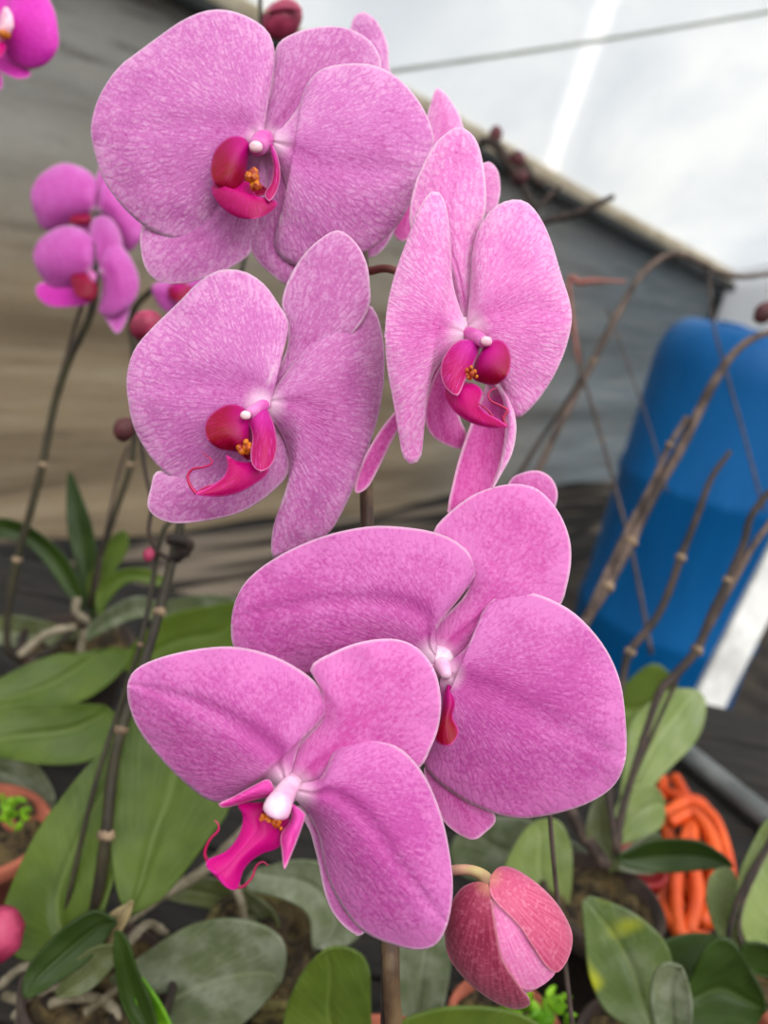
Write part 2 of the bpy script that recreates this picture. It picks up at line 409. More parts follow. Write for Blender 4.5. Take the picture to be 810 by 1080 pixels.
def roof_mat(name, a, b, lit_band=None):
    m = Mat(name); p = m.geo()
    n = m.noise(m.mapv(p, (1.0, 0.5, 0.6)), 1.3, 5, 0.6, 0.5)
    c = m.mix(m.rng(n, 0.32, 0.68), lin(a), lin(b))
    fine = m.noise(p, 16, 4, 0.7)
    if lit_band:
        v = m.n('ShaderNodeVectorMath', operation='SUBTRACT'); m.l(p, v.inputs[0]); v.inputs[1].default_value = lit_band[0]
        dt = m.n('ShaderNodeVectorMath', operation='DOT_PRODUCT'); m.l(v.outputs[0], dt.inputs[0]); dt.inputs[1].default_value = lit_band[1]
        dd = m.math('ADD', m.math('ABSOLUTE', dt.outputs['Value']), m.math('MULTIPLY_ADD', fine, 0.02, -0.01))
        c = m.mix(m.math('SUBTRACT', 1.0, m.rng(dd, 0.006, 0.05)), c, lin((255, 255, 255)))  # bright band of a lit roof rib, painted into the film colour
    c = m.mix(m.math('MULTIPLY', m.rng(fine, 0.55, 0.8), 0.12), c, lin((196, 198, 196)))
    return m.finish(c, 0.5, m.bump(n, 0.15, 0.02), transl=0.8, tcol=c, spec=0.3)
M['endwall'] = roof_mat('milky_wall_film', (248, 249, 250), (236, 238, 240))
def barrel_mat():
    m = Mat('blue_plastic'); p = m.obj()
    n = m.noise(m.mapv(p, (2, 2, 0.6)), 3.0, 4)
    c = m.mix(m.rng(n, 0.3, 0.7), lin((0, 92, 154)), lin((0, 80, 138)))
    sc = m.noise(m.mapv(p, (30, 30, 4)), 2.0, 4)
    c = m.mix(m.math('MULTIPLY', m.rng(sc, 0.62, 0.8), 0.3), c, lin((60, 130, 190)))
    return m.finish(c, 0.5, m.bump(n, 0.1, 0.01), spec=0.22)
M['barrel'] = barrel_mat()

# ------------------------------------------------------------------ setting
g = Geo(); g.box(Vector((0.5, 3.5, -0.05)), Vector((6, 0, 0)), Vector((0, 5.5, 0)), Vector((0, 0, 0.05)))
tag(g.build('floor', M['ground'], flat=True), kind='structure')
WA, WB = P(215, 5, 2.2), P(757, 292, 4.6)
we = (WB - WA)
wn = Vector((we.y, -we.x, 0)).normalized()          # towards the camera
W0 = WA - we * 0.62
def wall_geo():
    g = Geo(); nx, nz = 150, 60
    rows = []
    for i in range(nx + 1):
        t = W0.lerp(WB, i / nx); row = []
        for k in range(nz + 1):
            h = k / nz
            q = Vector((t.x, t.y, t.z * h))
            s = i / nx * 3.6
            d = 0.035 * noise.noise(Vector((s * 0.8, q.z * 5.0 + s * 0.3, 2.0))) + 0.02 * noise.noise(Vector((s * 2.5, q.z * 9 - s * .5, 5.0)))
            d *= min(1, (1 - h) * 6)
            row.append(g.add(q + wn * (d + 0.02)))
        rows.append(row)
    for i in range(nx):
        for k in range(nz): g.f.append([rows[i][k], rows[i + 1][k], rows[i + 1][k + 1], rows[i][k + 1]])
    return g
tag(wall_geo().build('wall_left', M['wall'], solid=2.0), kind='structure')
rs = (wn * math.cos(math.radians(21)) + Vector((0, 0, math.sin(math.radians(21))))).normalized()
rnorm = we.cross(rs).normalized()
if rnorm.z > 0: rnorm = -rnorm
def quad(p, a, b, na, nb, amp, nrm):
    g = Geo(); rows = []
    for i in range(na + 1):
        rows.append([g.add(p + a * (i / na) + b * (k / nb) + nrm * amp * noise.noise(Vector((i / na * 5, k / nb * 4, 3.3)))) for k in range(nb + 1)])
    for i in range(na):
        for k in range(nb): g.f.append([rows[i][k], rows[i + 1][k], rows[i + 1][k + 1], rows[i][k + 1]])
    return g
rp = WA - Vector((0, 0, 0.0))
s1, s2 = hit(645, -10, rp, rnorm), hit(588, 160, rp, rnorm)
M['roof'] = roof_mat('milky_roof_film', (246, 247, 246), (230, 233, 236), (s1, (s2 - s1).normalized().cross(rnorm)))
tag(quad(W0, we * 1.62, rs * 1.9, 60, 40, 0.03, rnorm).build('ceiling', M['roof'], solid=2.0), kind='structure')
# far end wall, from the corner towards the right, under the roof slope
g = Geo(); n = 30; rows = []
for i in range(n + 1):
    t = i / n * 4.2
    top = WB + wn * t + Vector((0, 0, math.tan(math.radians(21)) * min(t, 1.9 * math.cos(math.radians(21)))))
    rows.append([g.add(Vector((top.x, top.y, top.z * k / 12))) for k in range(13)])
for i in range(n):
    for k in range(12): g.f.append([rows[i][k], rows[i + 1][k], rows[i + 1][k + 1], rows[i][k + 1]])
tag(g.build('wall_right', M['endwall'], solid=2.0), kind='structure')
eu = we.normalized()
tag(Geo().tube([W0 + wn * 0.055 + Vector((0, 0, 0.015)), WA.lerp(WB, 0.3) + wn * 0.055 + Vector((0, 0, 0.015)), WB + wn * 0.055 + Vector((0, 0, 0.015))], 0.046, 12).build('trim_1', M['cream']), kind='structure')
tag(Geo().tube([W0 + wn * 0.10 - Vector((0, 0, 0.035)), WA.lerp(WB, 0.4) + wn * 0.10 - Vector((0, 0, 0.038)), WB + wn * 0.10 - Vector((0, 0, 0.045))], 0.026, 8).build('trim_2', M['blackcord']), kind='structure')
tag(Geo().tube([WB + wn * 0.05, Vector((WB.x, WB.y, WB.z * 0.5)) + wn * 0.05, Vector((WB.x, WB.y, 0.0)) + wn * 0.05], 0.022, 8).build('trim_3', M['blackcord']), kind='structure')
rp = WA - Vector((0, 0, 0.05))
o = Geo().tube([hit(380, 80, rp, rnorm), hit(600, 48, rp, rnorm), hit(840, 8, rp, rnorm)], [0.007, 0.006, 0.005], 8).build('roof_wire', M['greywire'])
tag(o, 'thin grey wire stretched across beneath the roof film', 'wire')

# dark sheeting folded at the foot of the wall
SH = hit(110, 560, W0, wn).z
g = Geo(); rows = []
foot = Vector((W0.x, W0.y, 0)); fe = Vector((we.x, we.y, 0)) * 1.45
for i in range(91):
    s = i / 90; row = []
    for k in range(49):
        t = k / 48
        hgt = SH * (1 - t) ** 1.1 + 0.05 * math.sin(t * 24 + 3 * noise.noise(Vector((s * 3, 1, 0)))) * (1 if 0.02 < t < 0.98 else 0) + 0.04 * noise.noise(Vector((s * 9, t * 5, 4)))
        row.append(g.add(foot + fe * s + wn * (0.08 + 0.55 * t) + Vector((0, 0, max(hgt, 0.004)))))
    rows.append(row)
for i in range(90):
    for k in range(48): g.f.append([rows[i][k], rows[i][k + 1], rows[i + 1][k + 1], rows[i + 1][k]])
o = g.build('plastic_sheet', M['black_sheet'], solid=3.0)
tag(o, 'dark plastic sheeting lying in folds along the foot of the net wall', 'plastic sheet')

# barrel
BT = P(806, 352, 2.1); RB = 0.25; HB = BT.z
bar = empty('plastic_barrel', (BT.x, BT.y, 0), None, 'large blue plastic barrel standing near the greenhouse corner', 'barrel')
pr = [(0.0, 0.0), (RB - 0.03, 0.0), (RB - 0.008, 0.012), (RB, 0.05)]
for h in (0.25, 0.62): pr += [(RB, HB * h - 0.03), (RB + 0.006, HB * h - 0.012), (RB + 0.006, HB * h + 0.012), (RB, HB * h + 0.03)]
pr += [(RB, HB - 0.12), (RB - 0.002, HB - 0.085), (RB - 0.012, HB - 0.05), (RB - 0.03, HB - 0.018), (RB - 0.055, HB), (RB - 0.07, HB + 0.002), (RB - 0.085, HB - 0.012), (0.0, HB - 0.012)]
Geo().lathe((BT.x, BT.y, 0), pr, 64).build('barrel_body', M['barrel'], bar)
for a in (0.6, 3.7):
    Geo().lathe((BT.x + 0.13 * math.cos(a), BT.y + 0.13 * math.sin(a), HB - 0.012), [(0.0, 0.0), (0.035, 0.0), (0.035, 0.02), (0.03, 0.024), (0.0, 0.024)], 20).build('bung_cap', M['barrel'], bar)

# white post and things beside the barrel
pa, pb = P(835, 565, 1.75), P(748, 738, 1.75)
post = empty('metal_post', (pb.x, pb.y, 0), None, 'white painted flat metal post leaning beside the blue barrel', 'post')
d = (pb - pa).normalized(); sx = d.cross(fwd).normalized()
mid = (pa + pb) / 2
k = pb.z / abs(d.z)
g = Geo(); c0 = pa - d * 0.12; c1 = pb + d * k * 0.98
g.box((c0 + c1) / 2, d * ((c1 - c0).length / 2), sx * 0.034, d.cross(sx) * 0.012)
g.build('post_bar', M['post'], post, flat=True, bevel=0.004)
g = Geo(); g.box(c1 + Vector((0, 0, 0.01)), Vector((0.06, 0, 0)), Vector((0, 0.06, 0)), Vector((0, 0, 0.008)))
g.build('base_plate', M['post'], post, flat=True, bevel=0.003)

# bench
bx0, bx1, by0, by1 = -0.75, 0.8, 0.10, 1.02
bench = empty('plant_bench', (0, 0.55, 0), None, 'dark weathered slatted bench carrying the potted orchids', 'bench')
for k in range(10):
    y = by0 + 0.046 + k * 0.093
    g = Geo(); g.box(Vector(((bx0 + bx1) / 2, y, BENCH - 0.012)), Vector(((bx1 - bx0) / 2, 0, 0)), Vector((0, 0.0445, 0)), Vector((0, 0, 0.012)))
    g.build('slat', M['bench'], bench, flat=True, bevel=0.003)
for x in (bx0 + 0.06, bx1 - 0.06):
    g = Geo(); g.box(Vector((x, (by0 + by1) / 2, BENCH - 0.05)), Vector((0.02, 0, 0)), Vector((0, (by1 - by0) / 2, 0)), Vector((0, 0, 0.026)))
    g.build('bearer', M['bench'], bench, flat=True)
    for y in (by0 + 0.06, by1 - 0.06):
        g = Geo(); g.box(Vector((x, y, (BENCH - 0.076) / 2)), Vector((0.022, 0, 0)), Vector((0, 0.022, 0)), Vector((0, 0, (BENCH - 0.076) / 2)))
        g.build('leg', M['bench'], bench, flat=True)
zb = Vector((0, 0, BENCH + 0.016)); ra, rb = hit(690, 768, zb, Vector((0, 0, 1))), hit(845, 893, zb, Vector((0, 0, 1)))
o = Geo().tube([ra - (rb - ra) * 0.25, (ra + rb) / 2, rb + (rb - ra) * 0.3], 0.0135, 14).build('steel_pipe', M['rail'])
tag(o, 'grey steel pipe lying behind the orange tubing', 'pipe')

# ------------------------------------------------------------------ plant helpers
def pot(parent, base, r, h, mat=None):
    c = Vector((base[0], base[1], BENCH + 0.0005))
    pr = [(0.0, 0.0), (r * 0.66, 0.0), (r * 0.70, 0.004), (r * 0.93, h * 0.78), (r * 1.04, h * 0.78), (r * 1.06, h * 0.80), (r * 1.08, h * 0.98), (r * 1.05, h), (r * 0.98, h), (r * 0.93, h * 0.85), (0.0, h * 0.80)]
    Geo().lathe(c, pr, 40).build('pot', M[mat or 'terracotta'], parent)
    g = Geo(); rows = []
    for i in range(9):
        rows.append([g.add(c + Vector((r * 0.94 * i / 8 * math.cos(a * PI / 12), r * 0.94 * i / 8 * math.sin(a * PI / 12), h * 0.9 + 0.012 * noise.noise(Vector((i * 0.9, a * 0.8, r * 99)))))) for a in range(24)])
    for i in range(8):
        for a in range(24): g.f.append([rows[i][a], rows[i + 1][a], rows[i + 1][(a + 1) % 24], rows[i][(a + 1) % 24]])
    g.build('bark_mix', M['bark'], parent)
def leaf(parent, outline, tip, z, mat='leaf', tip_dz=0, bulge=-4, crease=4, edge_dz=0, label=None, **k):
    o = Geo().sheet(outline, tip, z, tip_dz=tip_dz, bulge=bulge, crease=crease, edge_dz=edge_dz, ripple=1.0, nu=36, nv=20, seed=outline[0][0] * 0.37, **k).build('leaf', M[mat], parent, solid=1.6)
    if label: o['label'] = label
    return o
def pxs(pts): return [P(*p) for p in pts]
def stalk(parent, pts, r, mat='dry', name='flower_stem', nodes=(), knob=0.12, label=None):
    """pts are (x, y, z) in the frame or world Vectors"""
    w = [p if isinstance(p, Vector) else P(*p) for p in pts]
    rad = r if isinstance(r, (list, tuple)) else [r] * len(w)
    o = Geo().tube(w, rad, 10, 8, knob).build(name, M[mat], parent)
    if label: o['label'] = label
    for i in nodes:
        c = w[i]; t = (w[min(i + 1, len(w) - 1)] - w[max(i - 1, 0)]).normalized()
        s = t.cross(fwd).normalized(); rr = rad[i]
        Geo().blob(c, (s * rr * 1.45, t.cross(s) * rr * 1.4, t * rr * 1.1), 12, 8, 0.5, i).build('node', M['node'], o)
    return o
def bud(parent, x, y, z, r, mat='bud_small', long=1.2, ang=0.0, name='bud'):
    a = RT * math.cos(ang) + UP * math.sin(ang); b = -RT * math.sin(ang) + UP * math.cos(ang)
    rr = r * z / F
    return Geo().blob(P(x, y, z), (a * rr * long, b * rr, fwd * rr), 16, 10, 0.12, x * 0.1).build(name, M[mat], parent)

# ------------------------------------------------------------------ main orchid
mz = 0.394
mb = P(425, 1180, mz)
main = empty('potted_orchid', (mb.x, mb.y, BENCH), None, 'blooming pink moth orchid with five large flowers and one fat bud', 'orchid plant')
pot(main, mb, 0.06, 0.12)
stemp = [Vector((mb.x, mb.y, BENCH + 0.10)), P(416, 1120, 0.325), P(413, 1040, 0.302), P(411, 980, 0.304), P(402, 820, 0.312), P(391, 640, 0.316), P(387, 540, 0.320), P(386, 420, 0.324), P(384, 300, 0.328), P(378, 190, 0.334), P(362, 110, 0.338)]
o = stalk(main, stemp, [0.0036, 0.0034, 0.0033, 0.0033, 0.0031, 0.0029, 0.0027, 0.0025, 0.0023, 0.002, 0.0016], 'stem', 'flower_stem', (), 0.06)
for i in (3, 5, 7): 
    c = stemp[i]; Geo().blob(c, (RT * 0.0048, fwd * 0.0048, UP * 0.0035), 14, 8, 0.2, i).build('node', M['stem'], o)
o = stalk(main, [P(405, 1120, 0.33), P(406, 1040, 0.309), P(406, 980, 0.309)], 0.0017, 'wire', 'support_stick', (), 0)
FL = {}
def flower(key, base, z, label):
    e = empty('flower', P(base[0], base[1], z), main, label)
    FL[key] = (e, z)
    if key < 6:
        q = z / F
        Geo().blob(P(base[0], base[1], z + 0.0035), (RT * (18 if key > 3 else 16) * q, UP * (18 if key > 3 else 14) * q, fwd * 0.0032), 16, 10, 0.1, key).build('receptacle', M['column'], e)
    return e
def part(e, name, outline, tip, z, mat, **k):
    sol = k.pop('solid', 0.45)
    if name in ('petal', 'sepal') and z < 0.31: k.setdefault('bw', 9.0)
    return Geo().sheet(outline, tip, z, seed=random.random() * 50, **k).build(name, M[mat], e, solid=sol)
def tendril(e, pts, z, r0=0.0005, mat='tendril'):
    n = len(pts)
    w = [P(p[0], p[1], z + (p[2] / 1000 if len(p) > 2 else 0)) for p in pts]
    return Geo().tube(w, [r0 * (1 - 0.75 * i / (n - 1)) for i in range(n)], 8, 8).build('tendril', M[mat], e)
def callus(e, x, y, z, r):
    g = Geo(); rr = r * z / F
    rnd = random.Random(int(x))
    for i in range(16):
        a = rnd.random() * 6.28; q = rnd.random() * 0.75
        c = P(x, y, z) + (RT * math.cos(a) * q + UP * math.sin(a) * q * 1.1) * rr - fwd * rr * 0.5 * rnd.random()
        s = rr * (0.22 + 0.18 * rnd.random()); g.blob(c, (RT * s, UP * s * 1.2, fwd * s), 10, 7, 0.3, i)
    return g.build('callus', M['callus'], e)
def column(e, pts, rad, z, mat='column', cap=None):
    w = [P(p[0], p[1], z + p[2] / 1000) for p in pts]
    o = Geo().tube(w, [r * z / F for r in rad], 16, 8).build('column', M[mat], e)
    if cap:
        r = cap[3] * z / F
        Geo().blob(P(cap[0], cap[1], z + cap[2] / 1000), (RT * r, UP * r * 0.85, fwd * r * 0.8), 14, 10, 0.1, 1).build('anther_cap', M['anther'], e)
def pedicel(e, a, b, r=0.0015, mat='pedicel_brown', mid=None):
    pts = [P(*a)] + ([P(*mid)] if mid else [(P(*a) + P(*b)) / 2 + fwd * 0.008]) + [P(*b)]
    Geo().tube(pts, [r, r * 1.05, r * 1.2], 10, 8).build('pedicel', M[mat], e)

# flower 1, upper left
z = 0.300
e = flower(1, (275, 150), z, 'topmost big flower, turned to face the viewer')
pedicel(e, (284, 152, z + 0.004), (380, 205, 0.334))
part(e, 'sepal', [(283, 147), (275, 127), (286, 89), (291, 50), (310, 35), (339, 28), (367, 30), (391, 44), (402, 68), (391, 96), (353, 119), (308, 142)], 7, z, 'mauve_dusky', base_dz=5, tip_dz=5, bulge=3, crease=1)
part(e, 'sepal', [(272, 160), (240, 194), (182, 221), (151, 239), (149, 267), (158, 290), (178, 299), (207, 296), (240, 284), (264, 267), (272, 240), (281, 190)], 5, z, 'mauve', base_dz=5, tip_dz=4, bulge=3, crease=1)
part(e, 'sepal', [(284, 160), (277, 205), (264, 239), (262, 256), (271, 275), (287, 290), (302, 300), (326, 301), (352, 284), (336, 246), (305, 185)], 6, z, 'mauve_dusky', base_dz=5, tip_dz=3, bulge=3, crease=1)
part(e, 'petal', [(273, 147), (280, 117), (287, 84), (289.5, 52), (279, 29), (250, 13), (221, 10.5), (193, 21), (165, 40), (138, 60), (130, 66), (116, 82), (102, 108), (95.6, 138), (102, 169), (111, 193), (132, 221), (156, 241), (184, 252), (207, 249), (227, 229), (236, 200), (250, 170)], 13, z, 'mauve', base_dz=0, tip_dz=4, edge_dz=4, bulge=5, crease=1.6)
part(e, 'petal', [(292, 150), (302, 138), (315, 113), (322, 91), (339, 73), (367, 67), (395, 69), (420, 82), (442, 107), (455, 134), (457, 156), (448, 178), (437, 206), (419, 238), (390, 263), (353, 278), (320, 282), (297, 272), (289, 254), (296, 230), (303, 206), (300, 178)], 11, z, 'mauve', base_dz=-1, tip_dz=3, edge_dz=4, bulge=6, crease=1.8)
part(e, 'side_lobe', [(264, 152), (255, 144), (241, 145), (227, 158), (222, 178), (225, 192), (236, 202), (250, 204), (257, 192), (261, 172)], 5, z, 'lip_red', base_dz=-3, tip_dz=-9, bulge=6, ripple=0.2, nu=22, nv=16)
part(e, 'side_lobe', [(284, 148), (289, 155), (294, 168), (296, 186), (292, 202), (284, 212), (279, 204), (286, 192), (288, 176), (285, 160)], 5, z, 'lip_violet', base_dz=-3, tip_dz=-12, bulge=3, ripple=0.2, nu=22, nv=12)
part(e, 'lip', [(262, 190), (240, 197), (226, 193), (223, 202), (230, 215), (240, 224), (252, 230), (268, 231), (282, 226), (293, 215), (284, 209), (272, 208)], 7, z, 'lip_magenta', base_dz=-6, tip_dz=-9, bulge=5, ripple=0.4, nu=24, nv=18)
part(e, 'lip', [(262, 186), (250, 197), (243, 203), (241, 206), (248, 208), (262, 207), (276, 205), (283, 201), (276, 196)], 4, z, 'lip_dark', base_dz=-3, tip_dz=-5, bulge=-2, ripple=0.1, nu=18, nv=14)
callus(e, 268, 192, z - 0.012, 12)
column(e, [(281, 146, 1), (276, 150, -3), (271, 156, -7)], [9, 11, 9], z, 'column_pink', (270, 155, -9.5, 7))

# flower 2, middle left
z = 0.282
e = flower(2, (280, 428), z, 'left middle flower with a curled crimson tendril')
pedicel(e, (288, 426, z + 0.005), (386, 470, 0.322))
part(e, 'sepal', [(284, 422), (283, 408), (301, 371), (303, 341), (297, 322), (302, 300), (316, 274), (335, 254), (357, 243), (376, 257), (387, 278), (390.5, 304), (390, 322), (378, 345), (345, 378), (302, 415)], 8, z, 'mauve_dusky', base_dz=5, tip_dz=2, bulge=3, crease=1)
part(e, 'sepal', [(290, 446), (262, 466), (231, 490), (194, 498), (166, 497), (159, 514), (156, 536), (172, 549), (194, 552), (231, 547), (261, 537), (287, 519), (304, 499), (303, 470)], 6, z, 'mauve_dusky', base_dz=5, tip_dz=2, bulge=3, crease=0.5)
part(e, 'petal', [(274, 425), (279, 408), (294, 378), (303, 356), (303.5, 337), (294, 321), (279, 300), (257, 286), (231, 285), (209, 298), (186, 321), (161, 345), (142, 368), (134, 393), (134, 416), (140, 448), (153, 474), (168, 493), (190, 511), (208, 520), (234, 518), (262, 497), (276, 467), (279, 440)], 14, z, 'mauve', base_dz=0, tip_dz=3, edge_dz=4, bulge=5, crease=1.5)
part(e, 'petal', [(284, 426), (294, 408), (312, 378), (327, 356), (346, 337), (364, 324), (383, 319), (396, 328), (404, 356), (405.5, 393), (401, 430), (393, 460), (379, 500), (364, 534), (347, 562), (322, 575), (296, 586), (287, 588), (286, 571), (290, 548), (301, 519), (305, 489), (302, 467), (295, 445)], 12, z, 'mauve_dusky', base_dz=-1, tip_dz=8, edge_dz=3, bulge=7, crease=1.5, slope=(0.18, 0.0))
part(e, 'side_lobe', [(268, 440), (254, 428), (238, 427), (222, 437), (216, 450), (219, 464), (232, 474), (250, 477), (264, 486), (266, 462)], 5, z, 'lip_red', base_dz=-4, tip_dz=-10, bulge=6, ripple=0.2, nu=22, nv=16)
part(e, 'lip', [(272, 484), (262, 487), (248, 485), (238, 479), (240, 490), (236, 502), (222, 513), (206, 521), (222, 524), (240, 523), (258, 517), (279, 503), (284, 492)], 7, z, 'lip_magenta', base_dz=-9, tip_dz=-18, bulge=3, ripple=0.3, nu=26, nv=16)
part(e, 'side_lobe', [(281, 430), (266, 429), (257, 433), (261, 444), (266, 460), (264, 478), (266, 490), (275, 497), (287, 490), (292.5, 471), (289, 447)], 7, z, 'lip_violet', base_dz=-5, tip_dz=-15, bulge=4, ripple=0.2, nu=22, nv=14)
tendril(e, [(207, 521), (200, 511), (198, 502), (203, 495), (213, 493), (222, 490), (223, 485), (218, 481), (213, 477)], z - 0.018, 0.0006)
tendril(e, [(208, 520), (218, 514), (230, 511), (246, 510), (252, 506), (246, 504)], z - 0.0185, 0.0005)
callus(e, 259, 472, z - 0.012, 10)
column(e, [(284, 424, 1), (276, 429, -4), (263, 436, -11)], [6, 7, 6], z, 'column_pink', (259, 438, -13, 5.5))

# flower 3, right
z = 0.274
e = flower(3, (492, 348), z, 'right flower turned sideways with upright narrow petals')
pedicel(e, (495, 345, z + 0.005), (386, 286, 0.329), mid=(420, 287, z + 0.045))
part(e, 'sepal', [(493, 341), (482, 315), (468, 285), (447, 262), (432, 237), (437, 196), (455, 157), (470, 141), (485, 134), (502, 147), (510.5, 178), (513, 216), (507, 242), (499, 270), (497, 318)], 8, z, 'pink', base_dz=6, tip_dz=4, bulge=4, crease=1)
part(e, 'sepal', [(482, 372), (440, 405), (417, 433), (400, 455), (383, 485), (374, 518), (387, 515), (400, 493), (419, 456), (440, 435), (480, 392)], 5, z, 'rose_deep', base_dz=9, tip_dz=10, bulge=1, crease=0)
g = Geo()
g.sheet([(515, 402), (500, 440), (487, 476), (479, 506), (473, 540), (485, 552), (503, 540), (521, 512), (535, 460), (533, 420)], 4, z, base_dz=5, tip_dz=1, bulge=-4, ripple=0.4, seed=3)
g.sheet([(478, 376), (463, 388), (451, 416), (447.5, 440), (455, 459), (472, 470), (487, 473), (492, 458), (484, 436), (482, 400)], 6, z, base_dz=7, tip_dz=4, bulge=2, ripple=0.4, seed=4)
g.build('sepal', M['rose_deep'], e, solid=0.45)['label'] = 'deeper pink sepal hanging below the lip'
part(e, 'sepal', [(524, 402), (536, 415), (544.5, 446), (541, 476), (529, 500), (520, 514), (529, 482), (533, 446), (530, 420)], 5, z, 'pink', base_dz=3, tip_dz=-2, bulge=2, ripple=0.3)
part(e, 'petal', [(488, 352), (482, 327), (477, 293), (475.5, 250), (469, 212), (457.5, 200.5), (444.5, 215), (430, 250), (415, 293), (408, 325), (406, 354), (408, 387), (414, 421), (421, 463), (425, 482), (434, 490), (444, 482), (447, 455), (451, 421), (460, 387), (476, 362)], 10, z, 'pink', base_dz=0, tip_dz=-6, edge_dz=0, bulge=6, crease=1)
part(e, 'petal', [(498, 344), (497, 310), (498, 267), (506, 238), (522, 218), (540, 210.5), (557, 214), (572, 233), (583, 259), (592, 289), (601, 318), (603, 340), (596, 370), (583, 399), (566, 424), (549, 440), (540, 438), (529, 410), (516, 378), (505, 357)], 11, z, 'pink', base_dz=0, tip_dz=6, edge_dz=2, bulge=6, crease=1.2)
part(e, 'side_lobe', [(510, 366), (523, 358), (534, 363), (539, 378), (536, 395), (523, 406), (508, 404), (498, 398), (502, 380)], 4, z, 'lip_red', base_dz=-4, tip_dz=-10, bulge=6, ripple=0.2, nu=22, nv=16)
part(e, 'lip', [(490, 402), (468, 410), (474, 428), (489, 442), (505, 449), (522, 452), (535, 450), (527, 443), (514, 436), (506, 427), (509, 414), (503, 406)], 6, z, 'lip_magenta', base_dz=-9, tip_dz=-18, bulge=3, ripple=0.3, nu=26, nv=16)
part(e, 'side_lobe', [(503, 360), (486, 358), (472, 369), (464.5, 387), (468, 406), (482, 417), (491, 401), (500, 384), (506, 368)], 5, z, 'lip_violet', base_dz=-5, tip_dz=-15, bulge=4, ripple=0.2, nu=22, nv=14)
tendril(e, [(534, 450), (524, 446), (518, 437), (510, 429), (502, 425)], z - 0.0185, 0.0006)
tendril(e, [(534, 450), (531, 441), (535, 433), (528, 428), (518, 423), (515, 416), (519, 411), (524, 410)], z - 0.018, 0.0006)
callus(e, 497, 395, z - 0.013, 8)
column(e, [(494, 351, 1), (502, 356, -4), (510, 360, -10)], [7, 8, 6], z, 'column_pink', (513, 360, -11, 6))

# flower 4, lower right
z = 0.268
e = flower(4, (462, 698), z, 'lower right flower with the widest rounded petals')
pedicel(e, (468, 700, z + 0.006), (396, 735, 0.314))
part(e, 'sepal', [(464, 692), (455, 678), (464, 656), (493, 622), (488, 590), (470, 572), (457, 560), (480, 535), (507, 518), (540, 510.5), (567, 516), (588, 538), (600, 565), (602.5, 590), (598, 618), (589, 640), (556, 655), (502, 686), (474, 700)], 10, z, 'rose', base_dz=5, tip_dz=3, bulge=4, crease=1.2)
part(e, 'sepal', [(466, 785), (450, 806), (447, 815), (453, 838), (470, 869), (496, 885.5), (512, 878), (523, 862), (503, 836), (485, 805)], 5, z, 'rose', base_dz=6, tip_dz=4, bulge=2)
part(e, 'petal', [(455, 691), (454, 676), (463, 658), (485, 631), (500, 609), (502.5, 596), (487, 575), (458, 561), (415, 555), (382, 556), (339, 566), (296, 585), (263, 609), (248, 634), (243.5, 660), (248, 685), (275, 705), (322, 712), (366, 708), (420, 700)], 14, z, 'orchid', base_dz=0, tip_dz=5, edge_dz=3, bulge=6, crease=2.5)
part(e, 'petal', [(472, 711), (491, 688), (502, 664), (511, 640), (530, 627), (556, 624.5), (583, 633), (610, 650), (637, 681), (654, 718), (660, 762), (660, 800), (648, 828), (621, 847), (583, 859), (545, 863), (502, 851), (464, 827), (446, 803), (453, 783), (467, 750)], 11, z, 'orchid', base_dz=-1, tip_dz=2, edge_dz=4, bulge=6, crease=2.2)
part(e, 'lip', [(472, 722), (478, 725), (481, 740), (478, 756), (484, 772), (475, 786), (462, 784), (458, 773), (465, 752), (468, 732)], 5, z, 'lip_red', base_dz=-3, tip_dz=-10, bulge=3, ripple=0.2, nu=22, nv=12)
column(e, [(466, 701, 1), (469, 707, -2), (471, 714, -4)], [9, 8, 5], z, 'column', None)

# flower 5, lowest and nearest
z = 0.246
e = flower(5, (303, 830), z, 'lowest flower, seen from the side with its lip forward')
pedicel(e, (312, 828, z + 0.006), (404, 880, 0.308))
part(e, 'sepal', [(313, 829), (306, 811), (317, 783), (339, 757), (339, 729), (327, 704), (353, 687), (385, 676), (417, 674), (441, 684), (458, 706), (465, 735), (463, 765), (454, 790), (441, 811), (412, 813), (360, 826), (326, 838)], 10, z, 'rose', base_dz=4, tip_dz=2, bulge=4, crease=0.8)
part(e, 'sepal', [(321, 852), (328, 880), (335, 908), (344, 948), (357, 971), (376, 986), (386, 981), (392, 957), (350, 888)], 5, z, 'orchid', base_dz=5, tip_dz=3, bulge=2)
part(e, 'petal', [(297, 823), (303, 811), (316, 783), (339, 760), (345, 743), (337, 724), (316, 706), (284, 690), (248, 682), (211, 684), (170, 693), (143, 706), (134, 724), (138, 751), (152, 779), (179, 811), (202, 832), (220, 844), (240, 846), (262, 832), (276, 819), (288, 819)], 12, z, 'orchid', base_dz=0, tip_dz=4, edge_dz=4, bulge=7, crease=3.2)
part(e, 'petal', [(315, 836), (335, 827), (344, 811), (353, 790), (371, 779), (399, 780), (426, 792), (449, 820), (466, 861), (475.5, 907), (477.5, 943), (472, 975), (460, 996), (440, 1002), (412, 996), (381, 981), (358, 952), (344, 920), (335, 879), (325, 850)], 11, z, 'orchid', base_dz=-1, tip_dz=0, edge_dz=4, bulge=7, crease=2.6)
part(e, 'side_lobe', [(292, 840), (284, 822), (266, 829), (246, 840), (231, 848), (238, 852), (262, 846), (280, 842)], 4, z, 'lip_pale', base_dz=-5, tip_dz=-12, bulge=3, ripple=0.3, nu=22, nv=12)
part(e, 'lip', [(288, 846), (268, 846), (250, 848), (256, 860), (252, 880), (239, 897), (217, 909), (229, 922), (243, 938), (251, 936), (258, 916), (274, 902), (293, 895), (299, 884), (305, 860)], 7, z, 'lip_front', base_dz=-7, tip_dz=-22, bulge=4, crease=1.5, ripple=0.3, nu=30, nv=18)
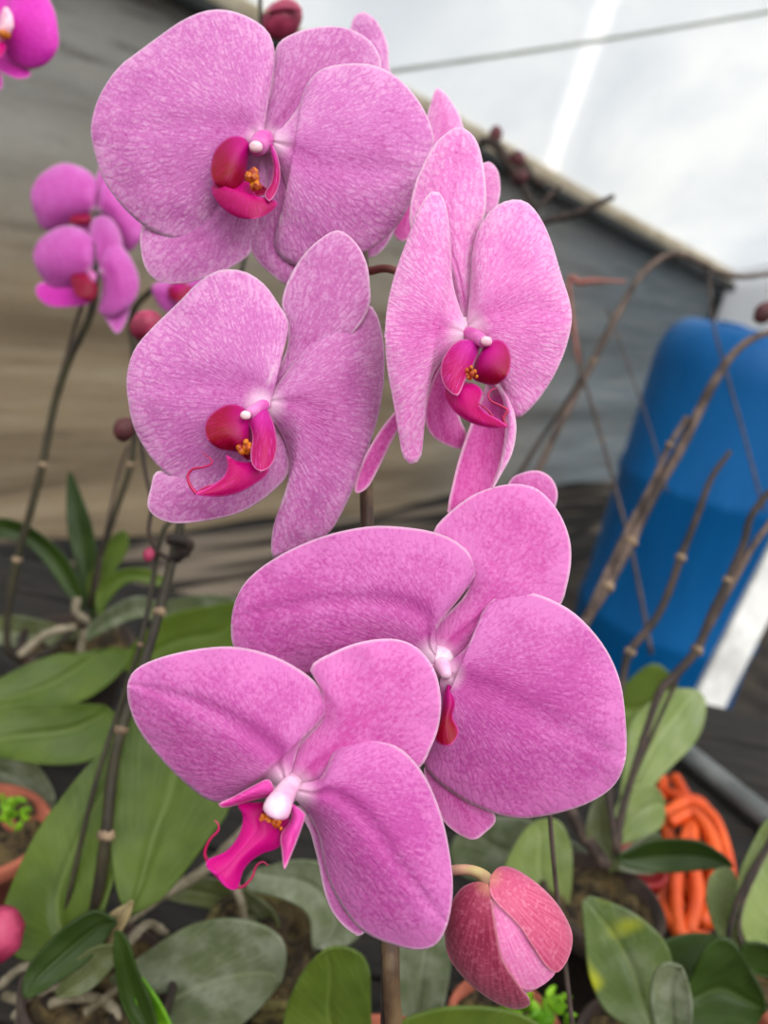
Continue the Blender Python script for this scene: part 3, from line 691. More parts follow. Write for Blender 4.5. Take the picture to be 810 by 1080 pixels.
part(e, 'side_lobe', [(307, 846), (320, 856), (322, 862), (316, 880), (308, 900), (300, 916), (297, 898), (296, 880), (306, 864)], 5, z, 'lip_pale', base_dz=-8, tip_dz=-16, bulge=3, ripple=0.3, nu=22, nv=12)
tendril(e, [(219, 909), (216, 899), (221, 886), (230, 876), (230, 869), (226, 865)], z - 0.022, 0.0005)
tendril(e, [(244, 936), (256, 935), (266, 925), (270, 914), (277, 909), (283, 913)], z - 0.022, 0.00048, 'tendril_dark')
callus(e, 279, 864, z - 0.0125, 8)
callus(e, 293, 868, z - 0.0125, 8)
column(e, [(308, 826, 0), (302, 834, -4), (297, 843, -9), (293, 851, -13), (290, 858, -15), (288, 863, -15.5)], [10, 11, 12.5, 14, 12.5, 5], z, 'column', None)

# flowers turned away behind the others
z = 0.352
e = flower(6, (440, 165), z, 'flower behind, only its petal tips show between the upper blooms')
pedicel(e, (440, 168, z + 0.004), (380, 200, 0.334))
Geo().blob(P(440, 169, z + 0.001), (RT * 0.006, UP * 0.006, fwd * 0.004), 16, 10, 0.1, 3).build('receptacle', M['column'], e)
part(e, 'sepal', [(441, 168), (400, 112), (372, 60), (369, 34), (373, 18), (384, 13), (398, 23), (409, 47), (413, 78), (438, 130)], 5, z, 'mauve', base_dz=2, tip_dz=0, bulge=2)
part(e, 'sepal', [(441, 168), (446, 140), (453, 112), (461, 93), (475, 105), (487, 128), (488, 150), (460, 168)], 3, z, 'pink', base_dz=2, bulge=2)
part(e, 'petal', [(440, 172), (475, 166), (505, 172), (517, 171), (526, 183), (527, 208), (515, 228), (475, 205)], 4, z, 'pink', base_dz=-1, tip_dz=-2, bulge=2)
part(e, 'sepal', [(440, 175), (425, 200), (412, 232), (419, 252), (432, 250), (450, 215)], 3, z, 'rose_deep', base_dz=1, bulge=2)
part(e, 'petal', [(438, 170), (400, 190), (370, 225), (372, 258), (388, 272), (408, 258), (430, 210)], 3, z, 'mauve_dusky', base_dz=-1, bulge=2)
z = 0.318
e = flower(7, (545, 575), z, 'flower behind, a single petal tip showing above the lower right bloom')
pedicel(e, (545, 577, z + 0.004), (390, 600, 0.322))
Geo().blob(P(546, 577, z + 0.001), (RT * 0.006, UP * 0.006, fwd * 0.004), 16, 10, 0.1, 3).build('receptacle', M['column'], e)
part(e, 'petal', [(546, 577), (530, 535), (537, 508), (550, 499), (568, 496.5), (583, 506), (588, 526), (575, 555)], 4, z, 'rose', base_dz=0, bulge=2)
part(e, 'sepal', [(546, 577), (515, 560), (505, 580), (515, 600), (535, 592)], 2, z, 'rose', base_dz=2, bulge=2)
part(e, 'sepal', [(546, 577), (575, 572), (588, 595), (575, 610), (555, 595)], 3, z, 'rose', base_dz=2, bulge=2)
part(e, 'sepal', [(546, 577), (530, 605), (540, 640), (560, 640), (560, 605)], 3, z, 'rose', base_dz=2, bulge=2)

# the fat bud
z = 0.262
e = empty('bud', P(515, 928, z), main, 'fat rose red bud about to open, hanging below the widest bloom')
cx, cy = 536, 988
def bdz(x, y):
    dx, dy = x - cx, y - cy
    a, b = (dx * 0.5 + dy * 0.866) / 80, (dx * 0.866 - dy * 0.5) / 64
    return -17 * math.sqrt(max(0.0, 1 - a * a - b * b))
s = z / F
d1 = RT * 0.5 - UP * 0.866; d2 = RT * 0.866 + UP * 0.5
Geo().blob(P(cx, cy, z), (d2 * 50 * s, fwd * 0.0122, d1 * 58 * s), 24, 16).build('inner_petal', M['bud_pink'], e)
part(e, 'inner_petal', [(518, 943), (522, 984), (529, 1014), (547, 1040), (563, 1043), (578, 1035), (586, 1022), (568, 1003), (544, 968)], 4, z, 'bud_pink', base_dz=0.6, dzf=bdz, ripple=0.2)
part(e, 'outer_sepal', [(515, 932), (501, 930), (484, 939), (472.6, 961), (469, 987), (474, 1011), (492, 1035), (518, 1055), (539, 1064), (554, 1063), (559, 1056), (547, 1039), (530, 1012), (524, 984), (519, 952)], 9, z, 'bud_red', base_dz=-0.9, dzf=bdz, ripple=0.2, solid=0.8)
part(e, 'outer_sepal', [(517, 924), (527, 914), (543, 916), (566, 931), (587, 952), (601, 976), (604, 994), (598, 1014), (587, 1026), (575, 1018), (563, 1000), (547, 976), (527, 956), (517, 942)], 7, z, 'bud_rose', base_dz=-0.9, dzf=bdz, ripple=0.2, solid=0.8)
Geo().tube([P(411, 935, 0.303), P(445, 924, 0.285), P(478, 918, 0.268), P(497, 918, 0.264), P(511, 925, 0.262), P(517, 936, 0.259)], [0.0022, 0.0018, 0.0017, 0.0017, 0.0021, 0.0022], 12, 8).build('pedicel', M['pedicel'], e)
# its leaves
leaf(main, [(425, 1150), (340, 1130), (300, 1090), (315, 1035), (345, 1003), (372, 1003), (389, 1022), (391, 1080), (400, 1130)], 4, 0.44, 'leaf', -10, crease=6, label='upright green leaf rounded at its end')
leaf(main, [(430, 1150), (415, 1090), (450, 1068), (500, 1063), (550, 1072), (600, 1110), (560, 1140), (480, 1150)], 5, 0.44, 'leaf', -5)
leaf(main, [(430, 1120), (415, 1040), (425, 985), (460, 960), (475, 1000), (468, 1060), (452, 1110)], 3, 0.52, 'leaf_grey', 20)

# ------------------------------------------------------------------ orchid with the bare twin stalks, left front
c = P(112, 975, 0.465)
p2 = empty('potted_orchid', (c.x, c.y, BENCH), None, 'broad leaved orchid with tall bare twin stalks beside the round terracotta fern pot', 'orchid plant')
pot(p2, c, 0.042, c.z - BENCH - 0.045, 'dark_pot')
def B(dx=0, dy=0, dz=0): return Vector((c.x + dx, c.y + dy, c.z + dz))
stalk(p2, [(95, 985, 0.465), (104, 940, 0.462), (112, 880, 0.46), (118, 820, 0.465), (128, 770, 0.47), (152, 700, 0.485), (168, 645, 0.495), (182, 590, 0.505), (192, 545, 0.51), (205, 480, 0.52), (230, 380, 0.53), (262, 250, 0.54), (275, 100, 0.55), (274, -20, 0.56)], [0.0036, 0.0036, 0.0034, 0.0032, 0.003, 0.003, 0.003, 0.003, 0.0028, 0.0024, 0.002, 0.0018, 0.0016, 0.0014], 'stem_green', nodes=(2, 4, 6))
stalk(p2, [(60, 1010, 0.47), (72, 950, 0.468), (85, 890, 0.47), (104, 815, 0.475), (125, 750, 0.485), (148, 680, 0.49), (160, 620, 0.50), (172, 560, 0.505), (196, 540, 0.51)], 0.0016, 'stem_green', nodes=(5,))
stalk(p2, [(192, 575, 0.506), (180, 588, 0.50), (165, 580, 0.497), (157, 560, 0.495), (160, 530, 0.497), (152, 490, 0.50), (146, 430, 0.505), (146, 340, 0.51)], 0.0013, 'dry_dark', name='side_branch')
stalk(p2, [(186, 590, 0.505), (200, 575, 0.50), (190, 570, 0.498), (176, 568, 0.497)], 0.0032, 'dry_dark', name='side_branch', knob=0.4)
bud(p2, 155, 344, 0.51, 16, 'bud_small', 1.15, 0.6)
bud(p2, 131, 453, 0.505, 11, 'bud_dark', 1.2, 1.2)
bud(p2, 157, 585, 0.495, 6, 'bud_small', 1.3, 1.4)
b_ = empty('bud', P(298, 20, 0.55), p2, 'round magenta bud high behind the topmost flower')
Geo().blob(P(298, 21, 0.55), (RT * 0.0135 + UP * 0.003, UP * 0.0125, fwd * 0.012), 20, 14, 0.06, 2).build('inner_petal', M['bud_small'], b_)
part(b_, 'outer_sepal', [(280, 14), (288, 4), (300, -1), (313, 3), (319, 12), (306, 12), (292, 14)], 4, 0.538, 'bud_red', bulge=3, ripple=0.2, nu=16, nv=10, solid=0.6)
stalk(p2, [(275, 22, 0.556), (282, 14, 0.553), (288, 18, 0.551)], 0.0015, 'dry_dark', name='pedicel')
bud(p2, 2, 985, 0.44, 22, 'bud_small', 1.3, 1.4)
leaf(p2, [(96, 1000), (60, 1010), (20, 1012), (4, 985), (4, 955), (36, 882), (70, 835), (102, 798), (140, 775), (150, 830), (128, 900), (112, 950)], 8, 0.455, 'leaf', 45, crease=5)
leaf(p2, [(137, 966), (124, 940), (114, 870), (122, 800), (150, 735), (200, 725), (240, 790), (242, 850), (212, 895), (175, 942)], 5, 0.46, 'leaf', 40, crease=5)
leaf(p2, [(170, 1110), (135, 1070), (123, 1020), (122, 985), (132, 990), (142, 1020), (160, 1065)], 3, 0.42, 'leaf_dark', -5, crease=2)
leaf(p2, [(190, 1120), (150, 1082), (143, 1040), (148, 1032), (165, 1055), (180, 1085)], 3, 0.425, 'fern', 0, crease=1)
leaf(p2, [(92, 1100), (96, 1052), (150, 1008), (208, 974), (262, 972), (298, 994), (294, 1035), (262, 1075), (225, 1100), (150, 1130)], 6, 0.49, 'leaf_grey', -15, crease=4, label='broad dusty grey green leaf')
leaf(p2, [(122, 972), (100, 1004), (62, 1034), (28, 1050), (30, 1022), (62, 985), (98, 962)], 3, 0.445, 'leaf_dark', -15)
leaf(p2, [(92, 1012), (88, 1000), (112, 970), (138, 952), (134, 968), (112, 1000)], 3, 0.45, 'sheath', 0)
leaf(p2, [(60, 1050), (75, 1020), (100, 1000), (128, 1000), (118, 1020), (90, 1046)], 3, 0.44, 'leaf_olive', 0)
for pts, r in (([(262, 872, 0.56), (215, 918, 0.55), (170, 945, 0.54), (135, 970, 0.50)], 0.0036), ([(243, 925, 0.55), (255, 955, 0.54), (259, 1000, 0.53)], 0.003),
               ([(20, 1078, 0.48), (60, 1056, 0.47), (95, 1052, 0.47), (120, 1064, 0.47), (125, 1085, 0.47)], 0.003), ([(45, 1030, 0.49), (62, 1052, 0.48), (100, 1070, 0.475)], 0.003),
               ([(130, 1000, 0.47), (155, 975, 0.50), (175, 985, 0.52)], 0.0028), ([(5, 1050, 0.50), (40, 1062, 0.49), (70, 1082, 0.48)], 0.0032), ([(110, 990, 0.455), (80, 1030, 0.46), (45, 1045, 0.47), (15, 1072, 0.475)], 0.0026), ([(118, 990, 0.455), (140, 1020, 0.46), (120, 1045, 0.465), (80, 1075, 0.47)], 0.0024), ([(95, 1000, 0.46), (60, 1020, 0.47), (25, 1020, 0.48), (0, 1040, 0.49)], 0.0026)):
    stalk(p2, pts, r, 'root', name='aerial_root', knob=0.2)

c = P(290, 985, 0.53)
p11 = empty('potted_orchid', (c.x, c.y, BENCH), None, 'terracotta pot of mossy bark with an arching grey green leaf behind the lowest flower', 'orchid plant')
pot(p11, c, 0.045, c.z - BENCH - 0.005)
p11.children[-1].data.materials[0] = M['moss']
leaf(p11, [(330, 1000), (325, 965), (300, 948), (262, 938), (268, 920), (320, 908), (365, 925), (385, 975), (360, 1000)], 4, 0.525, 'leaf_grey', 15)
leaf(p11, [(290, 1000), (262, 985), (225, 960), (180, 950), (165, 935), (200, 925), (250, 935), (290, 965)], 4, 0.55, 'leaf_olive', 25)

# ------------------------------------------------------------------ orchid with violet pink flowers, left back
c = P(84, 655, 0.77)
p3 = empty('potted_orchid', (c.x, c.y, BENCH), None, 'smaller orchid at the back left carrying violet pink flowers on a thin stalk', 'orchid plant')
pot(p3, c, 0.05, c.z - BENCH - 0.02, 'dark_pot')
stalk(p3, [(75, 668, 0.77), (45, 690, 0.75), (12, 690, 0.735), (8, 650, 0.73), (18, 590, 0.725), (32, 540, 0.72), (45, 490, 0.715), (58, 425, 0.71), (75, 375, 0.70), (93, 338, 0.69), (100, 310, 0.685), (101, 270, 0.685), (103, 225, 0.69)], 0.0032, 'stem_green', nodes=(4, 6))
stalk(p3, [(24, 560, 0.728), (40, 500, 0.722), (56, 425, 0.716), (70, 375, 0.71), (82, 335, 0.70), (92, 310, 0.69)], 0.0016, 'wire', name='support_stick', knob=0)
stalk(p3, [(95, 640, 0.77), (105, 590, 0.76), (125, 530, 0.75), (138, 490, 0.745), (143, 440, 0.74), (142, 380, 0.735), (140, 330, 0.73), (170, 300, 0.725), (195, 300, 0.72)], 0.003, 'stem_green', nodes=(3,))
stalk(p3, [(100, 630, 0.765), (112, 560, 0.755), (125, 500, 0.75), (135, 470, 0.745)], 0.0014, 'wire', name='support_stick', knob=0)
def bg_flower(base, z, label, sheets, plant):
    e = empty('flower', P(base[0], base[1], z), plant, label)
    for nm, ol, tip, mat, k in sheets: part(e, nm, ol, tip, z, mat, nu=24, nv=16, **k)
    return e
bg_flower((100, 223), 0.70, 'upper violet pink flower', [
    ('sepal', [(102, 222), (100, 200), (103, 182), (110, 172), (122, 180), (126, 200), (115, 215)], 4, 'far_mauve', dict(base_dz=5, bulge=2)),
    ('petal', [(100, 223), (103, 200), (99, 186), (83, 175), (63, 172.5), (43, 184), (33, 200), (33, 213), (38, 230), (47, 243), (67, 239), (87, 231)], 7, 'far_mauve', dict(bulge=10, edge_dz=5)),
    ('petal', [(102, 223), (104, 200), (110, 190), (122, 198), (136, 212), (150, 236), (148, 253), (135, 266), (122, 250), (110, 230)], 6, 'far_mauve', dict(bulge=8, edge_dz=5)),
    ('sepal', [(98, 228), (80, 235), (60, 250), (70, 262), (90, 255), (102, 240)], 3, 'far_mauve', dict(base_dz=6)),
    ('sepal', [(102, 228), (105, 250), (120, 268), (135, 262), (120, 240)], 3, 'far_mauve', dict(base_dz=6)),
    ('lip', [(94, 226), (85, 226), (75, 228), (74, 234), (84, 238), (94, 237), (97, 231)], 3, 'lip_dark', dict(base_dz=-4, tip_dz=-8, bulge=4))], p3)
bg_flower((99, 287), 0.68, 'lower violet pink flower', [
    ('sepal', [(100, 284), (98, 262), (95, 240), (103, 228), (117, 231), (127, 247), (128, 265), (113, 270)], 4, 'far_mauve', dict(base_dz=4, bulge=3)),
    ('petal', [(97, 287), (100, 267), (97, 250), (83, 240), (63, 239), (43, 251), (35, 267), (37, 280), (47, 297), (60, 305), (77, 302), (90, 294)], 7, 'far_mauve', dict(bulge=10, edge_dz=5)),
    ('petal', [(103, 287), (108, 267), (117, 256.5), (130, 261), (142, 280), (147, 300), (140, 320), (120, 333), (104, 329), (107, 310), (107, 296)], 7, 'far_mauve', dict(bulge=8, edge_dz=4)),
    ('sepal', [(97, 296), (67, 300), (43, 298), (38, 309), (50, 322), (73, 324), (95, 320), (103, 308)], 3, 'magenta', dict(base_dz=5, bulge=2)),
    ('sepal', [(105, 310), (108, 330), (115, 342), (124, 351), (133, 338), (136, 320), (115, 305)], 3, 'far_mauve', dict(base_dz=6)),
    ('lip', [(95, 289), (86, 288), (75, 291), (76, 303), (82, 313), (97, 317), (103, 304)], 4, 'lip_dark', dict(base_dz=-4, tip_dz=-10, bulge=5)),
    ('column', [(95, 284), (92, 287), (94, 296), (100, 298), (102, 290)], 2, 'column_pink', dict(base_dz=-6, bulge=4))], p3)
bg_flower((192, 303), 0.72, 'violet pink flower hidden behind the left blooms, its crimson throat showing', [
    ('petal', [(190, 303), (175, 296), (160, 302), (166, 320), (178, 330), (190, 320)], 2, 'far_mauve', dict(bulge=4)),
    ('petal', [(194, 303), (205, 285), (225, 290), (225, 312), (205, 325), (196, 315)], 3, 'far_mauve', dict(bulge=4)),
    ('sepal', [(192, 300), (180, 280), (188, 262), (202, 265), (204, 285)], 2, 'far_mauve', dict(base_dz=4)),
    ('sepal', [(192, 305), (180, 322), (184, 332), (196, 330), (200, 315)], 2, 'far_mauve', dict(base_dz=4)),
    ('lip', [(188, 298), (178, 302), (178, 312), (188, 318), (200, 312), (200, 301)], 3, 'lip_red', dict(base_dz=-4, tip_dz=-8, bulge=4))], p3)
for ol, tip, z, mat, td in (
    ([(88, 668), (60, 660), (20, 650), (-20, 655), (-30, 668), (10, 682), (55, 682)], 4, 0.78, 'leaf_olive', -20),
    ([(95, 690), (60, 690), (20, 705), (-30, 735), (-20, 745), (30, 747), (83, 740), (118, 718), (140, 690), (120, 684)], 4, 0.70, 'leaf', -40),
    ([(110, 745), (60, 742), (0, 745), (-40, 765), (-20, 790), (50, 806), (105, 798), (128, 765)], 4, 0.64, 'leaf', -40),
    ([(98, 655), (85, 610), (72, 560), (70, 520), (73, 497), (82, 515), (96, 555), (102, 600)], 4, 0.79, 'leaf_dark', 5),
    ([(88, 648), (70, 625), (45, 590), (20, 570), (-10, 566), (-12, 550), (10, 548), (40, 562), (70, 590), (86, 625)], 5, 0.76, 'leaf_dark', -25),
    ([(96, 640), (92, 615), (105, 590), (118, 566), (132, 562), (134, 580), (118, 605), (106, 628)], 4, 0.77, 'leaf', 5),
    ([(104, 650), (102, 625), (120, 605), (150, 600), (172, 610), (168, 618), (140, 612), (120, 625)], 4, 0.76, 'leaf', 10),
    ([(92, 675), (95, 660), (120, 640), (145, 630), (164, 637), (166, 655), (150, 650), (120, 660)], 4, 0.72, 'leaf_grey', -10),
    ([(120, 700), (150, 670), (175, 650), (220, 640), (255, 640), (258, 690), (200, 700), (150, 712)], 4, 0.72, 'leaf', -20),
    ([(150, 650), (175, 635), (215, 628), (250, 632), (262, 645), (220, 650), (180, 660)], 4, 0.80, 'leaf_grey', -10)):
    leaf(p3, ol, tip, z, mat, td)
for pts in ([(92, 655, 0.76), (80, 645, 0.75), (82, 630, 0.75)], [(96, 660, 0.755), (115, 668, 0.74), (122, 660, 0.735)], [(90, 665, 0.755), (84, 690, 0.745)], [(80, 662, 0.75), (50, 668, 0.74), (20, 692, 0.73)]):
    stalk(p3, pts, 0.0038, 'root', name='aerial_root', knob=0.2)

# corner flower plant, beyond the left edge
c = P(-200, 800, 0.62)
p4 = empty('potted_orchid', (c.x, c.y, BENCH), None, 'orchid whose single vivid magenta bloom hangs above the violet pink flowers', 'orchid plant')
pot(p4, c, 0.05, 0.11)
stalk(p4, [Vector((c.x, c.y, BENCH + 0.1)), P(-60, 500, 0.56), P(-40, 200, 0.52), P(-15, 70, 0.515), P(-8, 40, 0.508)], 0.0025, 'stem_green', nodes=(1, 2))
leaf(p4, [(-190, 775), (-80, 765), (0, 785), (32, 800), (56, 840), (44, 872), (10, 850), (-70, 810)], 4, 0.66, 'leaf_grey', -10)
leaf(p4, [(-200, 775), (-260, 750), (-320, 790), (-330, 840), (-260, 830)], 3, 0.62, 'leaf_grey', -10)
bg_flower((-6, 40), 0.50, None, [
    ('sepal', [(-6, 36), (-22, 10), (-22, -25), (-6, -45), (14, -28), (14, 5)], 3, 'magenta', dict(base_dz=5, bulge=2)),
    ('petal', [(-6, 40), (5, 15), (15, -15), (38, -18), (55, 5), (61, 28), (61.5, 50), (50, 67), (30, 73), (10, 63)], 6, 'magenta', dict(bulge=7, edge_dz=4)),
    ('petal', [(-8, 40), (-20, 10), (-45, -10), (-70, 10), (-75, 45), (-55, 70), (-25, 65)], 4, 'magenta', dict(bulge=7, edge_dz=4)),
    ('sepal', [(-4, 48), (10, 60), (32, 75), (29, 82), (18, 83), (5, 78), (-6, 70)], 3, 'magenta', dict(base_dz=6)),
    ('sepal', [(-8, 48), (-2, 70), (3, 85), (0, 95), (-12, 95), (-25, 75), (-18, 55)], 4, 'magenta', dict(base_dz=6)),
    ('lip', [(-4, 44), (4, 44), (6, 52), (-2, 62), (-14, 58), (-12, 46)], 3, 'lip_magenta', dict(base_dz=-6, tip_dz=-12, bulge=4)),
    ('column', [(-5, 36), (4, 8), (12, 14), (14, 28), (8, 40), (0, 44)], 3, 'anther', dict(base_dz=-8, tip_dz=-8, bulge=5))], p4)
g = Geo(); g.blob(P(5, 36, 0.487), (RT * 0.004, UP * 0.003, fwd * 0.003), 12, 8, 0.2); g.build('callus', M['callus'], p4)

# terracotta pot of fern at the left edge
def fern(parent, pts, z, size, seed):
    r = random.Random(seed); g = Geo()
    for (x, y) in pts:
        for k in range(3):
            a = r.random() * 6.28; L = size * (0.7 + 0.6 * r.random()); ca, sa = math.cos(a), math.sin(a)
            ol = [(x, y), (x + L * (0.3 * ca - 0.25 * sa), y + L * (0.3 * sa + 0.25 * ca)), (x + L * (0.7 * ca - 0.22 * sa), y + L * (0.7 * sa + 0.22 * ca)), (x + L * ca, y + L * sa), (x + L * (0.7 * ca + 0.22 * sa), y + L * (0.7 * sa - 0.22 * ca)), (x + L * (0.3 * ca + 0.25 * sa), y + L * (0.3 * sa - 0.25 * ca))]
            g.sheet(ol, 3, z + r.uniform(-0.012, 0.012), bulge=1, tip_dz=r.uniform(-6, 6), nu=8, nv=6)
    return g.build('fronds', M['fern'], parent, solid=0.4)
c = P(-20, 872, 0.60)
p5 = empty('potted_fern', (c.x, c.y, BENCH), None, 'terracotta pot of small lime green fern beside the broad leaved orchid', 'potted plant')
pot(p5, c, 0.046, c.z - BENCH)
fern(p5, [(2, 846), (12, 852), (20, 858), (8, 864), (16, 842), (24, 866), (2, 858), (-15, 850), (-30, 860)], 0.595, 12, 4)['kind'] = 'stuff'
# small fern under the fat bud
c = P(532, 1088, 0.52)
p6 = empty('potted_fern', (c.x, c.y, BENCH), None, 'lime green fern in a pot low behind the fat bud', 'potted plant')
pot(p6, c, 0.036, c.z - BENCH + 0.005)
fern(p6, [(545, 1062), (560, 1058), (572, 1066), (582, 1060), (590, 1050), (552, 1072), (568, 1076), (586, 1074), (536, 1072), (576, 1052), (596, 1070), (540, 1066)], 0.51, 18, 9)['kind'] = 'stuff'

# ------------------------------------------------------------------ right hand plants
c = P(648, 915, 0.61)
p7 = empty('potted_orchid', (c.x, c.y, BENCH), None, 'orchid with dry twisted stalks reaching up in front of the blue barrel', 'orchid plant')
pot(p7, c, 0.045, c.z - BENCH - 0.03, 'dark_pot')
stalk(p7, [(640, 915, 0.62), (600, 850, 0.66), (575, 760, 0.72), (595, 695, 0.74), (617, 655, 0.75), (640, 618, 0.76), (665, 570, 0.77), (690, 520, 0.78), (715, 478, 0.79), (738, 432, 0.80), (752, 405, 0.80), (772, 375, 0.81), (798, 355, 0.81), (840, 345, 0.82)], [0.005, 0.005, 0.005, 0.005, 0.0052, 0.0052, 0.0052, 0.005, 0.005, 0.0048, 0.0046, 0.004, 0.0036, 0.003], 'dry', nodes=(5, 6))
stalk(p7, [(618, 650, 0.748), (660, 562, 0.768), (688, 510, 0.778), (706, 470, 0.788), (725, 440, 0.795)], 0.003, 'dry', name='side_branch', nodes=(3,))
stalk(p7, [(650, 900, 0.61), (640, 800, 0.64), (655, 725, 0.68), (664, 688, 0.69), (690, 655, 0.70), (705, 625, 0.71), (718, 588, 0.715), (735, 545, 0.72), (750, 505, 0.725), (770, 476, 0.73)], [0.003, 0.003, 0.0032, 0.0034, 0.0034, 0.0034, 0.0034, 0.003, 0.0028, 0.0022], 'dry_dark', nodes=(3, 6))
stalk(p7, [(650, 905, 0.61), (655, 860, 0.62), (668, 815, 0.63), (682, 770, 0.64), (696, 730, 0.65), (712, 712, 0.655), (735, 685, 0.66), (750, 650, 0.665), (768, 612, 0.67), (784, 575, 0.675), (792, 545, 0.68), (812, 518, 0.68)], [0.0032, 0.003, 0.003, 0.003, 0.0034, 0.0036, 0.0036, 0.0036, 0.0034, 0.0032, 0.003, 0.003], 'dry_dark', nodes=(6, 8))
stalk(p7, [(742, 672, 0.662), (770, 620, 0.668), (795, 575, 0.674), (818, 545, 0.68)], 0.0028, 'dry', name='side_branch')
stalk(p7, [(650, 900, 0.615), (665, 830, 0.635), (690, 770, 0.645), (715, 715, 0.655)], 0.0016, 'dry_dark', name='side_branch')
for ol, tip, z, mat, td in (
    ([(648, 880), (655, 840), (660, 795), (668, 760), (700, 731), (733, 727), (745, 744), (735, 780), (702, 815), (672, 850)], 5, 0.72, 'leaf_light', 30),
    ([(650, 905), (662, 900), (690, 888), (725, 886), (750, 894), (772, 914), (740, 917), (700, 920), (665, 915)], 5, 0.60, 'leaf_dark', -20),
    ([(655, 890), (648, 860), (665, 832), (690, 830), (701, 850), (698, 872), (675, 885)], 4, 0.66, 'leaf_light', 10),
    ([(585, 990), (552, 965), (532, 925), (545, 890), (565, 868), (590, 868), (603, 900), (600, 950)], 4, 0.62, 'leaf_light', 0),
    ([(630, 930), (560, 940), (490, 925), (475, 895), (500, 868), (545, 862), (590, 880), (625, 905)], 4, 0.70, 'leaf_grey', 10),
    ([(645, 920), (620, 885), (625, 850), (640, 835), (650, 870), (655, 905)], 3, 0.63, 'leaf_olive', 10),
    ([(645, 910), (655, 918), (690, 922), (700, 905), (695, 880), (670, 890)], 3, 0.64, 'leaf_grey', 10)):
    leaf(p7, ol, tip, z, mat, td)

c = P(706, 1085, 0.48)
p8 = empty('potted_orchid', (c.x, c.y, BENCH), None, 'orchid with a yellow patched leaf in front of the orange tubing', 'orchid plant')
pot(p8, c, 0.045, c.z - BENCH - 0.03, 'dark_pot')
for ol, tip, z, mat, td, lb in (
    ([(720, 1060), (745, 1000), (770, 992), (795, 1030), (806, 1065), (780, 1095), (735, 1095)], 4, 0.50, 'leaf_dark', -10, None),
    ([(700, 1070), (682, 1030), (690, 1000), (725, 985), (765, 990), (785, 1020), (775, 1055), (740, 1075)], 4, 0.515, 'leaf_dark', 30, None),
    ([(690, 1090), (645, 1072), (624, 1035), (617, 985), (617, 950), (640, 951), (680, 972), (706, 1004), (706, 1050)], 4, 0.49, 'leaf_yellow', 20, 'leaf with a yellow patch'),
    ([(715, 1100), (692, 1080), (688, 1040), (700, 1018), (718, 1022), (728, 1050), (728, 1085)], 4, 0.46, 'leaf_grey', -5, None),
    ([(700, 1090), (650, 1100), (610, 1130), (640, 1150), (690, 1120)], 3, 0.47, 'leaf', -10, None)):
    leaf(p8, ol, tip, z, mat, td, label=lb)

c = P(875, 1045, 0.53)
p9 = empty('potted_orchid', (c.x, c.y, BENCH), None, 'orchid with pale upright leaves standing right of the orange tubing', 'orchid plant')
pot(p9, c, 0.05, c.z - BENCH - 0.01)
for ol, tip, z, mat, td in (
    ([(865, 1040), (795, 1005), (778, 945), (790, 900), (815, 862), (845, 880), (850, 940), (825, 1000)], 4, 0.54, 'leaf_light', 20),
    ([(865, 1045), (775, 1005), (748, 960), (750, 925), (770, 915), (780, 940), (786, 985)], 4, 0.56, 'leaf_light', 20),
    ([(865, 1040), (790, 1022), (782, 1002), (795, 995), (825, 1005), (850, 1030), (825, 1045)], 4, 0.50, 'leaf_dark', -10)):
    leaf(p9, ol, tip, z, mat, td)
stalk(p9, [(868, 1045, 0.53), (800, 1020, 0.532), (770, 1000, 0.535), (775, 960, 0.54), (792, 920, 0.545), (815, 880, 0.55), (840, 800, 0.57)], 0.002, 'dry_dark')
stalk(p9, [(868, 1045, 0.53), (795, 1012, 0.532), (780, 970, 0.54), (800, 915, 0.548), (822, 880, 0.555)], 0.0013, 'wire', name='support_stick', knob=0)

# far orchid whose long dry stalks arch in front of the net wall
c = Vector((0.20, 0.95, BENCH))
p10 = empty('potted_orchid', c, None, 'orchid with long dry arching stalks against the net wall', 'orchid plant')
pot(p10, c, 0.055, 0.12, 'dark_pot')
cb = c + Vector((0, 0, 0.11))
stalk(p10, [cb, P(545, 560, 1.0), P(575, 480, 1.02), P(600, 430, 1.03), P(625, 382, 1.04), P(652, 330, 1.05), P(678, 288, 1.06), P(708, 268, 1.07), P(735, 275, 1.07), P(757, 287, 1.08), P(785, 292, 1.08), P(830, 286, 1.09)], [0.0045, 0.0045, 0.0045, 0.0045, 0.0045, 0.0045, 0.0042, 0.004, 0.0038, 0.0036, 0.0034, 0.003], 'dry', nodes=(4,))
stalk(p10, [cb, P(520, 560, 1.02), P(560, 480, 1.05), P(612, 395, 1.06), P(600, 340, 1.07), P(575, 260, 1.08), P(565, 225, 1.09), P(545, 185, 1.09), P(522, 152, 1.10), P(505, 150, 1.10)], [0.004, 0.004, 0.0035, 0.002, 0.0016, 0.0018, 0.004, 0.006, 0.0065, 0.006], 'dry_dark')
stalk(p10, [(560, 240, 1.085), (580, 232, 1.085), (605, 226, 1.08), (628, 216, 1.075), (648, 207, 1.07)], [0.005, 0.0055, 0.0055, 0.0048, 0.003], 'dry_dark', name='side_branch', knob=0.3)
stalk(p10, [(566, 222, 1.09), (580, 206, 1.085), (592, 196, 1.08)], 0.0024, 'dry', name='side_branch')
stalk(p10, [(548, 190, 1.09), (552, 172, 1.09), (560, 186, 1.085), (575, 196, 1.08)], 0.005, 'dry_dark', name='side_branch', knob=0.4)
stalk(p10, [(612, 395, 1.06), (600, 300, 1.06), (612, 298, 1.055), (630, 296, 1.05), (660, 297, 1.05)], [0.002, 0.003, 0.0045, 0.0032, 0.0016], 'pedicel_brown', name='side_branch', knob=0.2)
